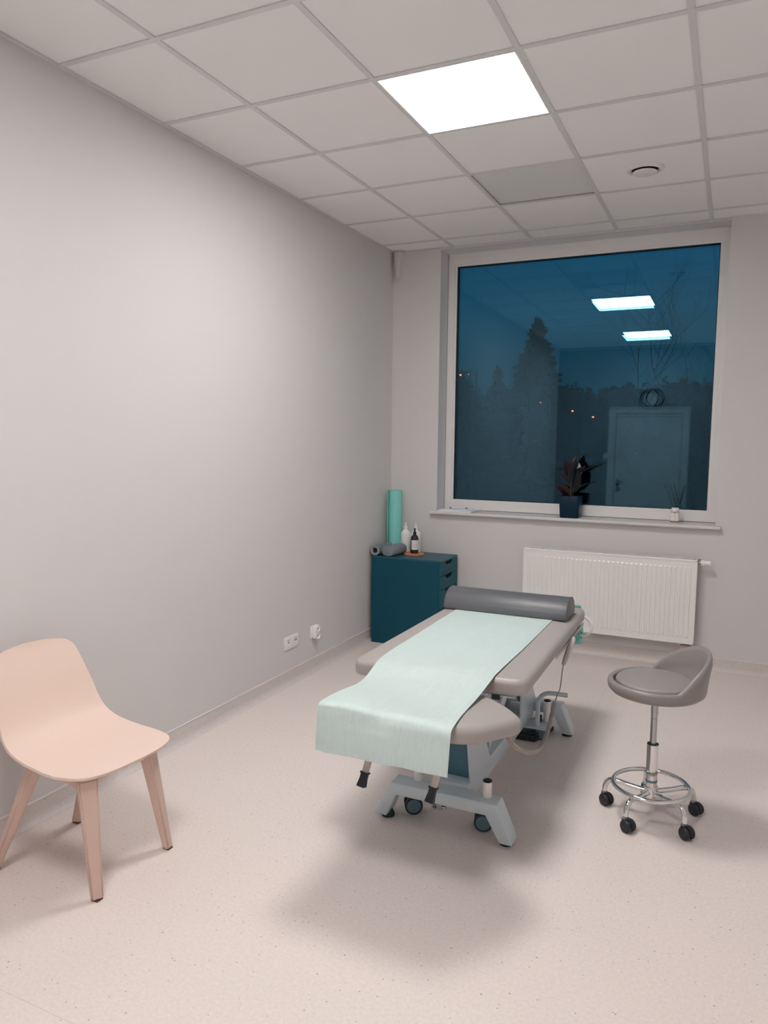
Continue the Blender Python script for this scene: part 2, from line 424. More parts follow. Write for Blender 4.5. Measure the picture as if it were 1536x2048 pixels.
# ------------------------------------------------------------------ door, clock, switch on the wall behind the camera (seen mirrored in the glass)
dr = struct(MB().box(DX0 + .035, DX1 - .035, D - .06, D - .018, .008, DZ - .035, .002, 1), 'door_1', 'doorpaint', smooth=0)
cs = MB()
cs.box(DX0 - .07, DX0 + .002, D, D + .014, 0, DZ + .07).box(DX1 - .002, DX1 + .07, D, D + .014, 0, DZ + .07).box(DX0 + .002, DX1 - .002, D, D + .014, DZ - .002, DZ + .07)
cs.box(DX0, DX0 + .03, D - .15, D, 0, DZ).box(DX1 - .03, DX1, D - .15, D, 0, DZ).box(DX0 + .03, DX1 - .03, D - .15, D, DZ - .03, DZ)
gs = MB().box(DX0 + .029, DX0 + .036, D - .05, D - .016, .008, DZ - .03).box(DX1 - .036, DX1 - .029, D - .05, D - .016, .008, DZ - .03).box(DX0 + .03, DX1 - .03, D - .05, D - .016, DZ - .037, DZ - .030)
gs.build('door_gap_shade', 'gap', dr, smooth=0)['kind'] = 'structure'  # dark strips paint the shaded gap around the door leaf
cs.build('door_frame', 'doorpaint', dr, smooth=0)['kind'] = 'structure'
hd = MB().box(DX0 + .07, DX0 + .125, D - .018, D - .008, .97, 1.025).box(DX0 + .07, DX0 + .125, D - .018, D - .008, .86, .915)
hd.tube([(DX0 + .097, D - .01, .997), (DX0 + .097, D + .045, .997), (DX0 + .20, D + .045, .997)], .010, 10)
ho = hd.build('door_handle', 'steel', dr); ho['kind'] = 'structure'
ck = thing('wall_clock', 'round wall clock above the door, its dark ring built twice as a doubled reflection, mirrored in the window', 'clock', (1.39, D, 2.25))
MB().lathe([(0, .012), (.110, .012), (.112, .003), (0, .003)], (1.39, D, 2.25), 40, 'y').build('clock_face', 'clockface', ck)
for dx in (-.035, .045):  # two offset rings imitate the doubled reflection of one clock rim
    MB().tube([(1.39 + dx + .125 * math.cos(a), D + .022, 2.25 + .125 * math.sin(a)) for a in [2 * PI * k / 40 for k in range(40)]], .0095, 8, closed=True).build('clock_ring', 'black', ck)
MB().tube([(1.39, D + .016, 2.25), (1.42, D + .016, 2.34)], .003, 6).tube([(1.39, D + .018, 2.25), (1.355, D + .018, 2.21)], .003, 6).build('clock_hands', 'black', ck)
sw = thing('light_switch', 'white square light switch beside the door, mirrored in the window', 'light switch', (.765, D, 1.39))
MB().box(.725, .805, D, D + .009, 1.35, 1.43, .003).build('switch_plate', 'plastic', sw)
MB().box(.738, .792, D + .009, D + .013, 1.363, 1.417, .002).build('rocker', 'plastic', sw)

# ------------------------------------------------------------------ sockets on the left wall
s1 = thing('data_socket', 'white double data outlet plate low on the left wall, nearer the chair', 'wall socket', (0, -1.525, .27))
MB().box(0, .009, -1.609, -1.443, .229, .313, .003).build('outlet_plate', 'plastic', s1)
for yc in (-1.567, -1.485):
    ins = MB().box(.009, .0115, yc - .024, yc + .024, .245, .297, .001, 1).build('outlet_insert', 'plastic', s1)
    m_ = MB().box(.0115, .0122, yc - .018, yc + .018, .288, .293)
    m_.build('label_strip', 'plasticgrey', ins, smooth=0)
    h_ = MB()
    for dy in ((0,) if yc < -1.52 else (-.010, .008)): h_.box(.0115, .0125, yc + dy - .004, yc + dy + .004, .272, .281)
    h_.build('data_port', 'gap', ins, smooth=0)
s2 = thing('power_socket', 'white wall socket with protruding twin outlets low on the left wall, nearer the cabinet', 'wall socket', (0, -1.242, .27))
MB().box(0, .009, -1.284, -1.200, .229, .312, .003).build('outlet_plate', 'plastic', s2)
bd = MB().prism(round_poly([(-1.268, .222), (-1.216, .222), (-1.216, .318), (-1.268, .318)], .018), 'x', .009, .036, .003)
bd.build('outlet_body', 'plastic', s2)
for zc in (.294, .247):
    f = MB().lathe([(.021, .0), (.023, .006), (.020, .0065), (.018, -.0), (.0, -.0005), (0, -.002), (.021, -.002)], (.037, -1.242, zc), 28, 'x').build('outlet_face', 'plastic', s2)
    MB().box(.0372, .0385, -1.251, -1.246, zc - .003, zc + .003).box(.0372, .0385, -1.238, -1.233, zc - .003, zc + .003).build('pin_hole', 'gap', f, smooth=0)

# ------------------------------------------------------------------ radiator
rx0, rx1, rz0, rz1 = 1.136, 2.327, .192, .777
ra = thing('radiator', 'white ribbed panel radiator under the window', 'radiator', ((rx0 + rx1) / 2, -.075, rz0))
MB().box(rx0 + .003, rx1 - .003, -.108, -.100, rz0 + .004, rz1 - .012, .002, 1).box(rx0 + .01, rx1 - .01, -.045, -.037, rz0 + .01, rz1 - .02, .002, 1).build('panel', 'white', ra)
n = 36; pitch = (rx1 - rx0 - .06) / n
for k in range(n):
    xa = rx0 + .03 + pitch * k + .0045
    prof = [(xa, -.1075), (xa + .005, -.1125), (xa + pitch - .014, -.1125), (xa + pitch - .009, -.1075)]
    b = bmesh.new()
    z0, z1 = rz0 + .038, rz1 - .052
    A = [b.verts.new((x, y, z0 - (.0) if y > -.11 else z0 + .012)) for x, y in prof]
    B = [b.verts.new((x, y, z1 if y > -.11 else z1 - .010)) for x, y in prof]
    for i in range(3): b.faces.new((A[i], A[i + 1], B[i + 1], B[i]))
    b.faces.new(A[::-1]); b.faces.new(B)
    bmesh.ops.recalc_face_normals(b, faces=b.faces[:])
    mb = MB(); mb.merge(b); mb.build('rib', 'white', ra, smooth=0)
rimb = MB().box(rx0, rx1, -.112, -.106, rz0, rz0 + .007).box(rx0, rx1, -.112, -.106, rz1 - .014, rz1 - .006).box(rx0, rx0 + .007, -.112, -.106, rz0, rz1 - .008).box(rx1 - .007, rx1, -.112, -.106, rz0, rz1 - .008)
rimb.build('panel_rim', 'white', ra, smooth=0)
for xs in ((rx0, rx0 + .003), (rx1 - .003, rx1)):
    MB().box(xs[0], xs[1], -.108, -.035, rz0 + .01, rz1 - .003, .001, 1).build('side_cover', 'white', ra)
for xx in (rx0 + .18, rx1 - .18): MB().box(xx - .02, xx + .02, -.040, -.002, rz0 + .03, rz1 - .03).build('wall_bracket', 'white', ra, smooth=0)
gr = MB().box(rx0 + .003, rx1 - .003, -.109, -.100, rz1 - .012, rz1).box(rx0 + .003, rx1 - .003, -.045, -.036, rz1 - .012, rz1)
k = 0; x = rx0 + .03
while x < rx1 - .02: gr.box(x, x + .0045, -.1005, -.0445, rz1 - .006, rz1 - .001); x += .0125
gr.box(rx0 + .003, rx0 + .03, -.1, -.045, rz1 - .006, rz1 - .001).box(rx1 - .03, rx1 - .003, -.1, -.045, rz1 - .006, rz1 - .001)
gr.build('top_grille', 'white', ra, smooth=0)
MB().box(rx0 + .02, rx1 - .02, -.098, -.047, rz0 + .06, rz1 - .035).build('convector_core', 'gap', ra, smooth=0)
va = MB().lathe([(0, 0), (.0175, .0), (.0185, .004), (.0185, .022), (.0165, .025), (.0175, .028), (.0165, .060), (.013, .064), (0, .064)], (2.346, -.082, .757), 24, 'x')
va.build('thermostat_head', 'white', ra)
MB().tube([(rx1 - .002, -.082, .757), (2.347, -.082, .757)], .009, 14).tube([(2.335, -.082, .757), (2.335, -.02, .757)], .007, 10).tube([(2.335, -.022, .757), (2.335, -.0015, .757)], .014, 12).build('valve_body', 'brass', ra)
lv = MB()
for xx in (2.255, 2.305):
    lv.tube([(xx, -.075, rz0 + .012), (xx, -.075, .168)], .010, 12).tube([(xx, -.1, .165), (xx, -.03, .165)], .009, 12).tube([(xx, -.112, .165), (xx, -.098, .165)], .0125, 14)
lv.box(2.25, 2.31, -.085, -.065, .160, .176)
lv.tube([(2.28, -.06, .166), (2.28, -.0015, .166)], .012, 12)
lv.build('lockshield_valve', 'brass', ra)

# ------------------------------------------------------------------ cabinet
cx0, cx1, cy0, cy1, ch = .0385, .605, -.420, -.062, .676
cb = thing('drawer_cabinet', 'petrol blue drawer cabinet in the corner beside the window wall', 'cabinet', ((cx0 + cx1) / 2, (cy0 + cy1) / 2, 0))
MB().box(cx0, cx1 - .001, cy0, cy1, ch - .014, ch, .0015, 1).build('top_panel', 'tealtop', cb)
MB().box(cx0, cx1 - .02, cy0, cy0 + .014, 0, ch - .014).build('side_panel', 'teal', cb, smooth=0)
MB().box(cx0, cx1 - .02, cy1 - .014, cy1, 0, ch - .014).build('side_panel', 'teal', cb, smooth=0)
MB().box(cx0, cx0 + .01, cy0 + .014, cy1 - .014, 0, ch - .014).build('back_panel', 'teal', cb, smooth=0)
MB().box(cx0 + .02, cx1 - .055, cy0 + .016, cy1 - .016, .02, ch - .02).build('carcass', 'recess', cb, smooth=0)
MB().box(cx1 - .055, cx1 - .03, cy0 + .014, cy1 - .014, 0, .032).build('plinth', 'teal', cb, smooth=0)
zt = ch - .016; yc_ = -.258
for hh in (.103, .103, .142, .142, .142):
    z1, z0 = zt, zt - hh + .0045
    ya, yb = cy0 + .001, cy1 - .001
    cut = [(yc_ - .080, z1), (yc_ - .052, z1 - .026), (yc_ + .052, z1 - .026), (yc_ + .080, z1)]
    out = [(ya, z0), (yb, z0), (yb, z1), cut[3], cut[2], cut[1], cut[0], (ya, z1)]
    d = MB().prism(out, 'x', cx1 - .018, cx1).build('drawer_front', 'tealfront', cb, smooth=0)
    MB().box(cx1 - .019, cx1 - .0175, yc_ - .09, yc_ + .09, z1 - .034, z1 - .004).box(cx1 - .019, cx1 - .0165, ya, yb, z1 - .004, z1 + .0035).build('recess_shade', 'recess', d, smooth=0)  # near-black strips paint the shade in the cutout and drawer gap
    MB().box(cx1 - .055, cx1 - .0185, ya + .016, yb - .016, z0, z1 - .012).build('drawer_box', 'teal', d, smooth=0)
    zt -= hh

# things standing on the cabinet
pr_ = thing('paper_roll', 'tall mint green paper roll standing in the corner on the petrol cabinet', 'paper roll', (.095, -.118, ch))
ph = .487; rr_ = .0515
MB().lathe([(.022, 0), (rr_, 0), (rr_, ph), (.022, ph), (.022, 0)], (.095, -.118, ch), 40).build('paper_layers', 'mint', pr_)
MB().lathe([(.0215, .002), (.0215, ph - .004), (.018, ph - .004), (.018, .002), (.0215, .002)], (.095, -.118, ch), 24).build('core_tube', 'foamcut', pr_)
MB().box(.0425, .0445, -.160, -.119, ch + .001, ch + ph - .001).build('loose_end', 'mint', pr_, smooth=0)

def white_bottle(x, y, label, s=1.):
    r = thing('pump_bottle', label, 'bottle', (x, y, ch), 'white squeeze bottles on the cabinet')
    MB().lathe([(0, 0), (.036 * s, 0), (.0395 * s, .004), (.0395 * s, .148), (.037 * s, .158), (.020 * s, .174), (.0155 * s, .180), (.0155, .186), (0, .186)], (x, y, ch), 32).build('bottle_body', 'plastic', r)
    MB().lathe([(.0150, .183), (.0150, .204), (.011, .207), (.0075, .209), (.0065, .226), (.0085, .227), (.0085, .232), (0, .234)], (x, y, ch), 20).build('cap', 'plastic', r)
    lab = []
    for k in range(9):
        a = math.radians(-40 + 70 * k / 8); lab.append(a)
    g = MB()
    for q in range(7):
        zz = .035 + q * .013
        g.grid([[(x + .0398 * s * math.cos(a), y + .0398 * s * math.sin(a), ch + zz + dz) for a in lab[:7 - q % 3]] for dz in (0, .0035)])
    g.build('printed_text', 'plasticgrey', r)
    return r
white_bottle(.187, -.120, 'white squeeze bottle directly right of the mint roll')
white_bottle(.270, -.113, 'white squeeze bottle standing behind the black bottle')
co = MB().lathe([(0, 0), (.078, 0), (.080, .002), (.080, .007), (.077, .009), (0, .009)], (.300, -.212, ch), 48).build('coaster', 'orange', loc=(.300, -.212, ch))
tag(co, 'flat round orange coaster under the black bottle on the cabinet', 'coaster')
bb = thing('black_bottle', 'black bottle with white label standing on the orange coaster', 'bottle', (.300, -.205, ch + .009))
bc = (.300, -.205, ch + .009)
MB().lathe([(0, 0), (.028, 0), (.0305, .003), (.0305, .105), (.029, .122), (.022, .136), (.012, .144), (.012, .150), (0, .150)], bc, 32).build('bottle_body', 'black', bb)
MB().lathe([(.0125, .147), (.0125, .166), (.007, .169), (.006, .180), (.008, .181), (.008, .192), (.004, .195), (0, .195)], bc, 20).build('cap', 'black', bb)
g = MB(); an = [math.radians(-118 + 150 * k / 14) for k in range(15)]
g.grid([[(bc[0] + .0309 * math.cos(a), bc[1] + .0309 * math.sin(a), bc[2] + z) for a in an] for z in (.030, .104)])
lb = g.build('bottle_label', 'label', bb)
g = MB()
for q, (z, a0, a1) in enumerate(((.090, 4, 8), (.082, 4, 7), (.070, 3, 9), (.064, 3, 8), (.058, 3, 9), (.052, 3, 7), (.046, 3, 8))):
    g.grid([[(bc[0] + .0312 * math.cos(a), bc[1] + .0312 * math.sin(a), bc[2] + z + dz) for a in an[a0:a1 + 1]] for dz in (0, .0022)])
g.build('label_print', 'plasticgrey', lb)

fr_ = thing('foam_roller', 'grey foam roller lying against the left wall on the cabinet', 'foam roller', (.057, -.30, ch))
A0 = Vector((.056, -.412, ch + .040)); A1 = Vector((.072, -.178, ch + .040)); dirv = (A1 - A0).normalized()
g = MB(); Nn = 32
def ring(c, r): 
    u = Vector((0, 0, 1)); w2 = dirv.cross(u)
    return [c + (w2 * math.cos(2 * PI * k / Nn) + u * math.sin(2 * PI * k / Nn)) * r for k in range(Nn)]
L = (A1 - A0).length
g.grid([ring(A0 + dirv * s_, r_) for s_, r_ in ((.002, .036), (0, .037), (.003, .0395), (L - .003, .0395), (L, .037), (L, .015))], closed=True)
g.build('roller_surface', 'foam', fr_)
g = MB(); g.grid([ring(A0 + dirv * s_, r_) for s_, r_ in ((.0015, .0365), (.0012, .024), (.006, .023), (.02, .022))], closed=True); g.build('roller_end', 'foamcut', fr_)
g = MB(); c_ = A0 + dirv * .012
for a in (PI / 4, 3 * PI / 4):
    b = bmesh.new(); bmesh.ops.create_cube(b, size=1); 
    for vv in b.verts: vv.co = Vector((vv.co.x * .034, vv.co.y * .018, vv.co.z * .012))
    g.merge(b, Matrix.Translation(c_) @ Matrix.Rotation(a, 4, 'Y'))
g.build('strap_knot', 'black', fr_)
MB().grid([ring(A0 + dirv * .022, .023), ring(A0 + dirv * .022, .0005)], closed=True).build('hollow_core', 'plastic', fr_)
cu = MB()
def stadium(x0, x1, z0, z1, r): return rounded_rect(x0, x1, z0, z1, r, 8)
bmx = bmesh.new()
oc = Vector((.150, -.300, ch)); yaw = math.radians(-8)
secs = []
for s_, k_ in ((-.105, .80), (-.103, .93), (-.095, 1), (.095, 1), (.103, .93), (.105, .80)):
    secs.append([(u * k_, s_, .0395 + (w3 - .0395) * k_) for u, w3 in stadium(-.052, .052, .001, .078, .034)])
V = [[bmx.verts.new(p) for p in R_] for R_ in secs]
for A, B in zip(V, V[1:]):
    for k in range(len(A)): bmx.faces.new((A[k], A[(k + 1) % len(A)], B[(k + 1) % len(A)], B[k]))
bmx.faces.new(V[0][::-1]); bmx.faces.new(V[-1]); bmesh.ops.recalc_face_normals(bmx, faces=bmx.faces[:])
cu.merge(bmx, Matrix.Translation(oc + Vector((.022, .0, 0))) @ Matrix.Rotation(yaw, 4, 'Z'))
o = cu.build('foam_cushion', 'foam', loc=tuple(oc))
tag(o, 'short rounded grey foam cushion lying right of the foam roller', 'cushion')

# ------------------------------------------------------------------ things on the sill
def slab(name, x, y, z, w_, d_, h_, rot, m, label, cat, group=None, parts=None):
    mb = MB().box(-w_ / 2, w_ / 2, -d_ / 2, d_ / 2, 0, h_, .0012, 1)
    bmesh.ops.transform(mb.bm, verts=mb.bm.verts, matrix=Matrix.Translation((x, y, z)) @ Matrix.Rotation(math.radians(rot), 4, 'Z'))
    o = mb.build(name, m, loc=(x, y, z)); tag(o, label, cat, group); return o
slab('magazine', .565, .045, ZB, .285, .185, .0075, -3, 'paper', 'white magazine lying flat, lowest of the pile on the sill', 'magazine', 'magazines on the sill')
slab('magazine', .575, .040, ZB + .0077, .275, .165, .0065, -6, 'paper', 'white magazine, middle of the pile on the sill', 'magazine', 'magazines on the sill')
m3 = slab('magazine', .560, .055, ZB + .0144, .20, .14, .004, 4, 'paper', 'pale leaflet on top of the magazine pile under the pen', 'magazine', 'magazines on the sill')
MB().box(.50, .60, .02, .075, ZB + .0184, ZB + .0188).build('cover_picture', 'papergrey', m3, smooth=0)
pn = thing('pen', 'thin white pen with dark ends on top of the magazine pile', 'pen', (.565, .06, ZB + .019))
MB().tube([(.505, .05, ZB + .0235), (.615, .075, ZB + .0235)], .0042, 10).build('barrel', 'plastic', pn)
for a_, b_ in (((.494, .0475, ZB + .0235), (.506, .0502, ZB + .0235)), ((.614, .0748, ZB + .0235), (.626, .0775, ZB + .0235))):
    MB().tube([a_, b_], .0046, 10).build('pen_tip', 'black', pn)

# rubber plant
PX, PY = 1.440, .040
pl = thing('potted_rubber_plant', 'dark leaved rubber plant in a midnight blue pot on the sill', 'plant', (PX, PY, ZB))
def sq_ring(h, z, r=.022): return [(PX + u, PY + v, z) for u, v in rounded_rect(-h, h, -h, h, r, 5)]
g = MB(); g.grid([sq_ring(.060, ZB + .001), sq_ring(.066, ZB + .0015), sq_ring(.068, ZB + .006), sq_ring(.0755, ZB + .158), sq_ring(.0745, ZB + .160), sq_ring(.0725, ZB + .158), sq_ring(.071, ZB + .135)], closed=True)
g.prism([(p[0], p[1]) for p in sq_ring(.06, 0)], 'z', ZB + .001, ZB + .004)
bmesh.ops.recalc_face_normals(g.bm, faces=g.bm.faces[:])
g.build('pot', 'pot', pl)
MB().prism([(p[0], p[1]) for p in sq_ring(.071, 0)], 'z', ZB + .13, ZB + .142).build('soil', 'soil', pl)
st = smooth_path([(PX + .002, PY, ZB + .14), (PX + .0, PY, ZB + .22), (PX + .003, PY, ZB + .30), (PX + .005, PY + .0, ZB + .40)], 5)
MB().tube(st, [.006 - .003 * i / len(st) for i in range(len(st))], 8).build('stem', 'stem', pl)
MB().tube([(PX + .018, PY - .02, ZB + .14), (PX + .02, PY - .018, ZB + .22)], .002, 6).build('support_stick', 'stem', pl)
def leaf(base, tip, width, m, sag=.0, roll=0.):
    b0, t0 = Vector(base), Vector(tip); d = t0 - b0; Ls = d.length; d.normalize()
    up = Vector((0, 0, 1)); side = d.cross(up)
    if side.length < .1: side = Vector((1, 0, 0))
    side.normalize(); nrm = side.cross(d).normalized()
    side = (Matrix.Rotation(roll, 3, d) @ side); nrm = (Matrix.Rotation(roll, 3, d) @ nrm)
    rows_ = []; width *= 1.15
    for i in range(15):
        t_ = i / 14; wv = width * (math.sin(PI * min(1, t_ ** .8)) ** .75) if 0 < t_ < 1 else 0
        wv = max(wv, .0015 if t_ < .5 else .0003)
        c = b0 + d * Ls * t_ + Vector((0, 0, -sag * t_ * t_)) + nrm * .012 * math.sin(PI * t_)
        rows_.append([c + side * wv * k_ + nrm * abs(k_) * wv * .28 for k_ in (-1, -.6, -.2, 0, .2, .6, 1)])
    b = bmesh.new(); Vt = [[b.verts.new(p) for p in R_] for R_ in rows_]
    for A, B in zip(Vt, Vt[1:]):
        for k in range(6): b.faces.new((A[k], A[k + 1], B[k + 1], B[k]))
    bmesh.ops.recalc_face_normals(b, faces=b.faces[:])
    ext = bmesh.ops.solidify(b, geom=b.faces[:], thickness=.0012)
    g = MB(); g.merge(b); g.build('leaf', m, pl, smooth=50)
S = lambda dx, dz, dy=0: (PX + dx, PY + dy, ZB + dz)
leaf(S(0, .22), S(-.115, .345, -.02), .024, 'leaf', .0, .9)
leaf(S(0, .155), S(-.105, .245, -.05), .030, 'leafred', .01, 1.1)
leaf(S(0, .27), S(-.055, .425, -.01), .027, 'leafred', 0, 1.3)
leaf(S(.0, .25), S(.105, .385, -.03), .030, 'leaf', 0, -.6)
leaf(S(.0, .27), S(.205, .405, .03), .022, 'leaf', 0, -.3)
leaf(S(.0, .18), S(.055, .36, -.07), .040, 'leaf', 0, -1.2)
leaf(S(.0, .17), S(.14, .262, .03), .018, 'leaf', 0, -.3)
leaf(S(.0, .26), S(.045, .405, .02), .042, 'leaf', 0, 1.4)
leaf(S(.0, .33), S(.030, .455, .0), .020, 'leaf', 0, 1.4)
leaf(S(.0, .33), S(-.006, .43, .0), .006, 'leafred', 0, 0)
leaf(S(.0, .24), S(-.075, .35, .05), .018, 'leaf', 0, .8)
leaf(S(0, .15), S(-.055, .175, .02), .012, 'leaf', 0, .3)
leaf(S(0, .30), S(.062, .40, .04), .030, 'leaf', 0, -1.0)

# reed diffuser
DXc, DYc = 2.161, .035
rd = thing('reed_diffuser', 'small square reed diffuser jar with dark sticks on the right end of the sill', 'reed diffuser', (DXc, DYc, ZB))
def sq(h, z, r=.006): return [(DXc + u, DYc + v, z) for u, v in rounded_rect(-h, h, -h, h, r, 4)]
g = MB(); g.grid([sq(.001, ZB + .0005), sq(.0255, ZB + .0005), sq(.027, ZB + .003), sq(.027, ZB + .070), sq(.024, ZB + .077), sq(.016, ZB + .080), sq(.016, ZB + .084)], closed=True)
bmesh.ops.recalc_face_normals(g.bm, faces=g.bm.faces[:]); g.build('jar', 'jar', rd)
g = MB(); g.grid([sq(.0273, ZB + .006), sq(.0273, ZB + .015)], closed=True); g.build('amber_oil', 'amber', rd)
MB().box(DXc - .022, DXc + .022, DYc - .0282, DYc - .0272, ZB + .020, ZB + .064).build('jar_label', 'label', rd, smooth=0)
MB().box(DXc - .010, DXc + .008, DYc - .0288, DYc - .0283, ZB + .048, ZB + .052).box(DXc - .005, DXc + .007, DYc - .0288, DYc - .0283, ZB + .034, ZB + .037).build('label_print', 'plasticgrey', rd, smooth=0)
g = MB(); g.grid([sq(.0245, ZB + .0745), sq(.0255, ZB + .076), sq(.0245, ZB + .0775)], closed=True); g.tube([(DXc - .008, DYc - .029, ZB + .066), (DXc, DYc - .028, ZB + .075), (DXc + .010, DYc - .029, ZB + .065)], .0012, 6); g.build('ribbon', 'black', rd)
MB().lathe([(.0, .080), (.0225, .080), (.0245, .083), (.0245, .103), (.022, .107), (.010, .107), (0, .104)], (DXc, DYc, ZB), 28).build('lid', 'plastic', rd)
for (bx, by, tx, ty, tz) in ((-.012, 0, -.058, .0, .236), (.006, 0, -.036, .01, .258), (.008, 0, .028, -.01, .228), (.012, .005, .045, .02, .256), (.004, .0, .002, -.01, .20)):
    if tz > .21: MB().tube([(DXc + bx, DYc + by, ZB + .10), (DXc + tx, DYc + ty, ZB + tz)], .0021, 6).build('reed', 'black', rd)

# ------------------------------------------------------------------ treatment table
tb = thing('treatment_table', 'grey upholstered treatment table on a pale blue steel base', 'treatment table', (1.52, -2.2, 0))
mp = MB()
mo = round_poly([(1.120, -2.848), (1.842, -2.805), (1.824, -1.415), (1.135, -1.415)], [.075, .065, .07, .07], 7)
pad(mp, mo, .604, .668, .026, .0035); mp.build('main_cushion', 'grey_vinyl', tb, smooth=60)
MB().prism(round_poly([(1.16, -2.77), (1.80, -2.77), (1.79, -1.45), (1.17, -1.45)], .05), 'z', .590, .606).build('base_board', 'frameshade', tb, smooth=0)
hp = MB()
ho_ = round_poly([(1.250, -3.285), (1.722, -3.285), (1.805, -3.21), (1.895, -3.015), (1.80, -2.915), (1.66, -2.86), (1.26, -2.86)], [.05, .07, .10, .05, .10, .05, .05], 7)
pad(hp, ho_, .582, .642, .027, .003)
for v_ in hp.bm.verts:
    dx_ = max(0, v_.co.x - 1.70); v_.co.z -= dx_ * .13 + (max(0, v_.co.y + 3.12) * .07 if v_.co.x > 1.6 else 0) * min(1, (v_.co.x - 1.6) / .1 if v_.co.x > 1.6 else 0)
hp.build('head_cushion', 'grey_vinyl', tb, smooth=60)
MB().prism(round_poly([(1.29, -3.24), (1.68, -3.24), (1.76, -3.14), (1.77, -3.02), (1.70, -2.92), (1.29, -2.90)], .04), 'z', .566, .584).build('head_board', 'frameshade', tb, smooth=0)
# cross feet
def foot_profile():
    return [(1.222, .028), (1.278, .018), (1.322, .118), (1.702, .118), (1.760, .018), (1.812, .018), (1.746, .169), (1.297, .169)]
for name_, ya, yb in (('cross_foot', -2.822, -2.737), ('cross_foot', -1.630, -1.545)):
    f = MB().prism(foot_profile(), 'y', ya, yb, .005, 3).build(name_, 'frame', tb, smooth=40)
    ym = (ya + yb) / 2
    for xc in (1.268, 1.776):
        MB().lathe([(0, 0), (.027, 0), (.027, .010), (.020, .024), (.012, .045), (0, .045)], (xc, ym + .004, 0), 24).build('foot_pad', 'rubber', f)
MB().box(1.458, 1.602, -2.738, -1.629, .100, .182, .004, 2).build('lower_beam', 'frame', tb)
for xs in ((1.596, 1.604), (1.456, 1.464)):
    MB().prism([(-2.70, .180), (-2.435, .180), (-2.545, .345), (-2.60, .56), (-2.79, .56)], 'x', *xs).build('lift_plate', 'frame', tb, smooth=0)
    MB().prism([(-1.905, .180), (-1.600, .180), (-1.715, .325), (-1.80, .56), (-1.93, .56)], 'x', *xs).build('lift_plate', 'frame', tb, smooth=0)
MB().prism([(-2.672, .182), (-2.660, .182), (-2.62, .56), (-2.635, .56)], 'x', 1.464, 1.596).build('back_plate', 'frameshade', tb, smooth=0)  # dark blue colour paints the shade inside the lift column
MB().prism([(-2.50, .50), (-2.50, .56), (-1.72, .25), (-1.72, .19)], 'x', 1.485, 1.575).build('lift_arm', 'frame', tb, smooth=0)
MB().prism([(-1.88, .50), (-1.88, .56), (-2.42, .27), (-2.42, .20)], 'x', 1.575, 1.592).build('lift_arm', 'frame', tb, smooth=0)
MB().tube([(1.53, -2.40, .235), (1.53, -1.95, .43)], .024, 16).tube([(1.53, -2.05, .387), (1.53, -1.84, .478)], .014, 12).build('lift_motor', 'white', tb)
for xx in (1.335, 1.641):
    q = MB().box(xx - .0165, xx + .0165, -2.49, -1.60, .555, .590, .002, 1).box(xx - .0165, xx + .0165, -2.49, -2.455, .474, .556, .002, 1).build('side_rail', 'frame', tb)
    MB().box(xx - .0178, xx + .0178, -2.506, -2.488, .471, .508, .002, 1).build('end_cap', 'black', q)
for yy in (-2.70, -2.20, -1.75): MB().box(1.32, 1.66, yy - .02, yy + .02, .553, .590).build('cross_rail', 'frame', tb, smooth=0)
MB().box(1.44, 1.62, -3.12, -2.6, .535, .566).build('head_support', 'frame', tb, smooth=0)
# posts with caps
for (px_, py_, z0_, z1_) in ((1.692, -2.765, .165, .238), (1.392, -2.752, .165, .245), (1.682, -1.668, .085, .206), (1.36, -1.60, .165, .235)):
    q = MB().tube([(px_, py_, z0_), (px_, py_, z1_ - .006)], .0175, 20).build('post', 'white', tb)
    MB().lathe([(0, .008), (.014, .007), (.0185, .004), (.0185, 0), (0, 0)], (px_, py_, z1_ - .006), 20).build('post_cap', 'black', q)
# casters
def caster(x, y, ang, r=.038):
    d = Vector((math.cos(ang), math.sin(ang), 0))
    q = MB().tube([(x, y, r), (x, y, .125)], .009, 10).tube([(x - d.x * .014, y - d.y * .014, r), (x + d.x * .014, y + d.y * .014, r)], .012, 12).build('caster', 'rubber', tb)
    for s_ in (-1, 1):
        c_ = Vector((x, y, r)) + d * s_ * .021
        m_ = Matrix.Rotation(ang, 4, 'Z')
        MB().lathe([(.030, -.0095), (r - .002, -.0095), (r, -.006), (r, .006), (r - .002, .0095), (.030, .0095)], c_, 36, 'x', m_).build('wheel_tyre', 'rubber', q)
        MB().lathe([(0, -.0085), (.028, -.0105), (.031, -.008), (.031, .008), (.028, .0105), (0, .0085)], c_, 32, 'x', m_).build('wheel_hub', 'hub', q)
caster(1.352, -2.705, math.radians(-62)); caster(1.662, -2.708, math.radians(-75)); caster(1.652, -1.688, math.radians(-66)); caster(1.38, -1.66, math.radians(-50))
# foot lever
q = MB().tube(smooth_path([(1.652, -1.752, .088), (1.652, -1.752, .19), (1.655, -1.752, .225), (1.672, -1.750, .255), (1.70, -1.748, .269), (1.73, -1.745, .272), (1.80, -1.735, .270)], 6), .0115, 14).build('foot_lever', 'hub', tb)
q.data.materials[0] = M['frame']
MB().box(1.585, 1.72, -1.785, -1.64, .080, .089, .002, 1).build('lever_plate', 'frame', tb)
MB().box(1.49, 1.515, -2.80, -2.77, .085, .118).tube([(1.475, -2.79, .096), (1.53, -2.79, .096)], .0075, 12).tube([(1.480, -2.815, .090), (1.480, -2.78, .090)], .009, 12).build('brake_linkage', 'steel', tb)
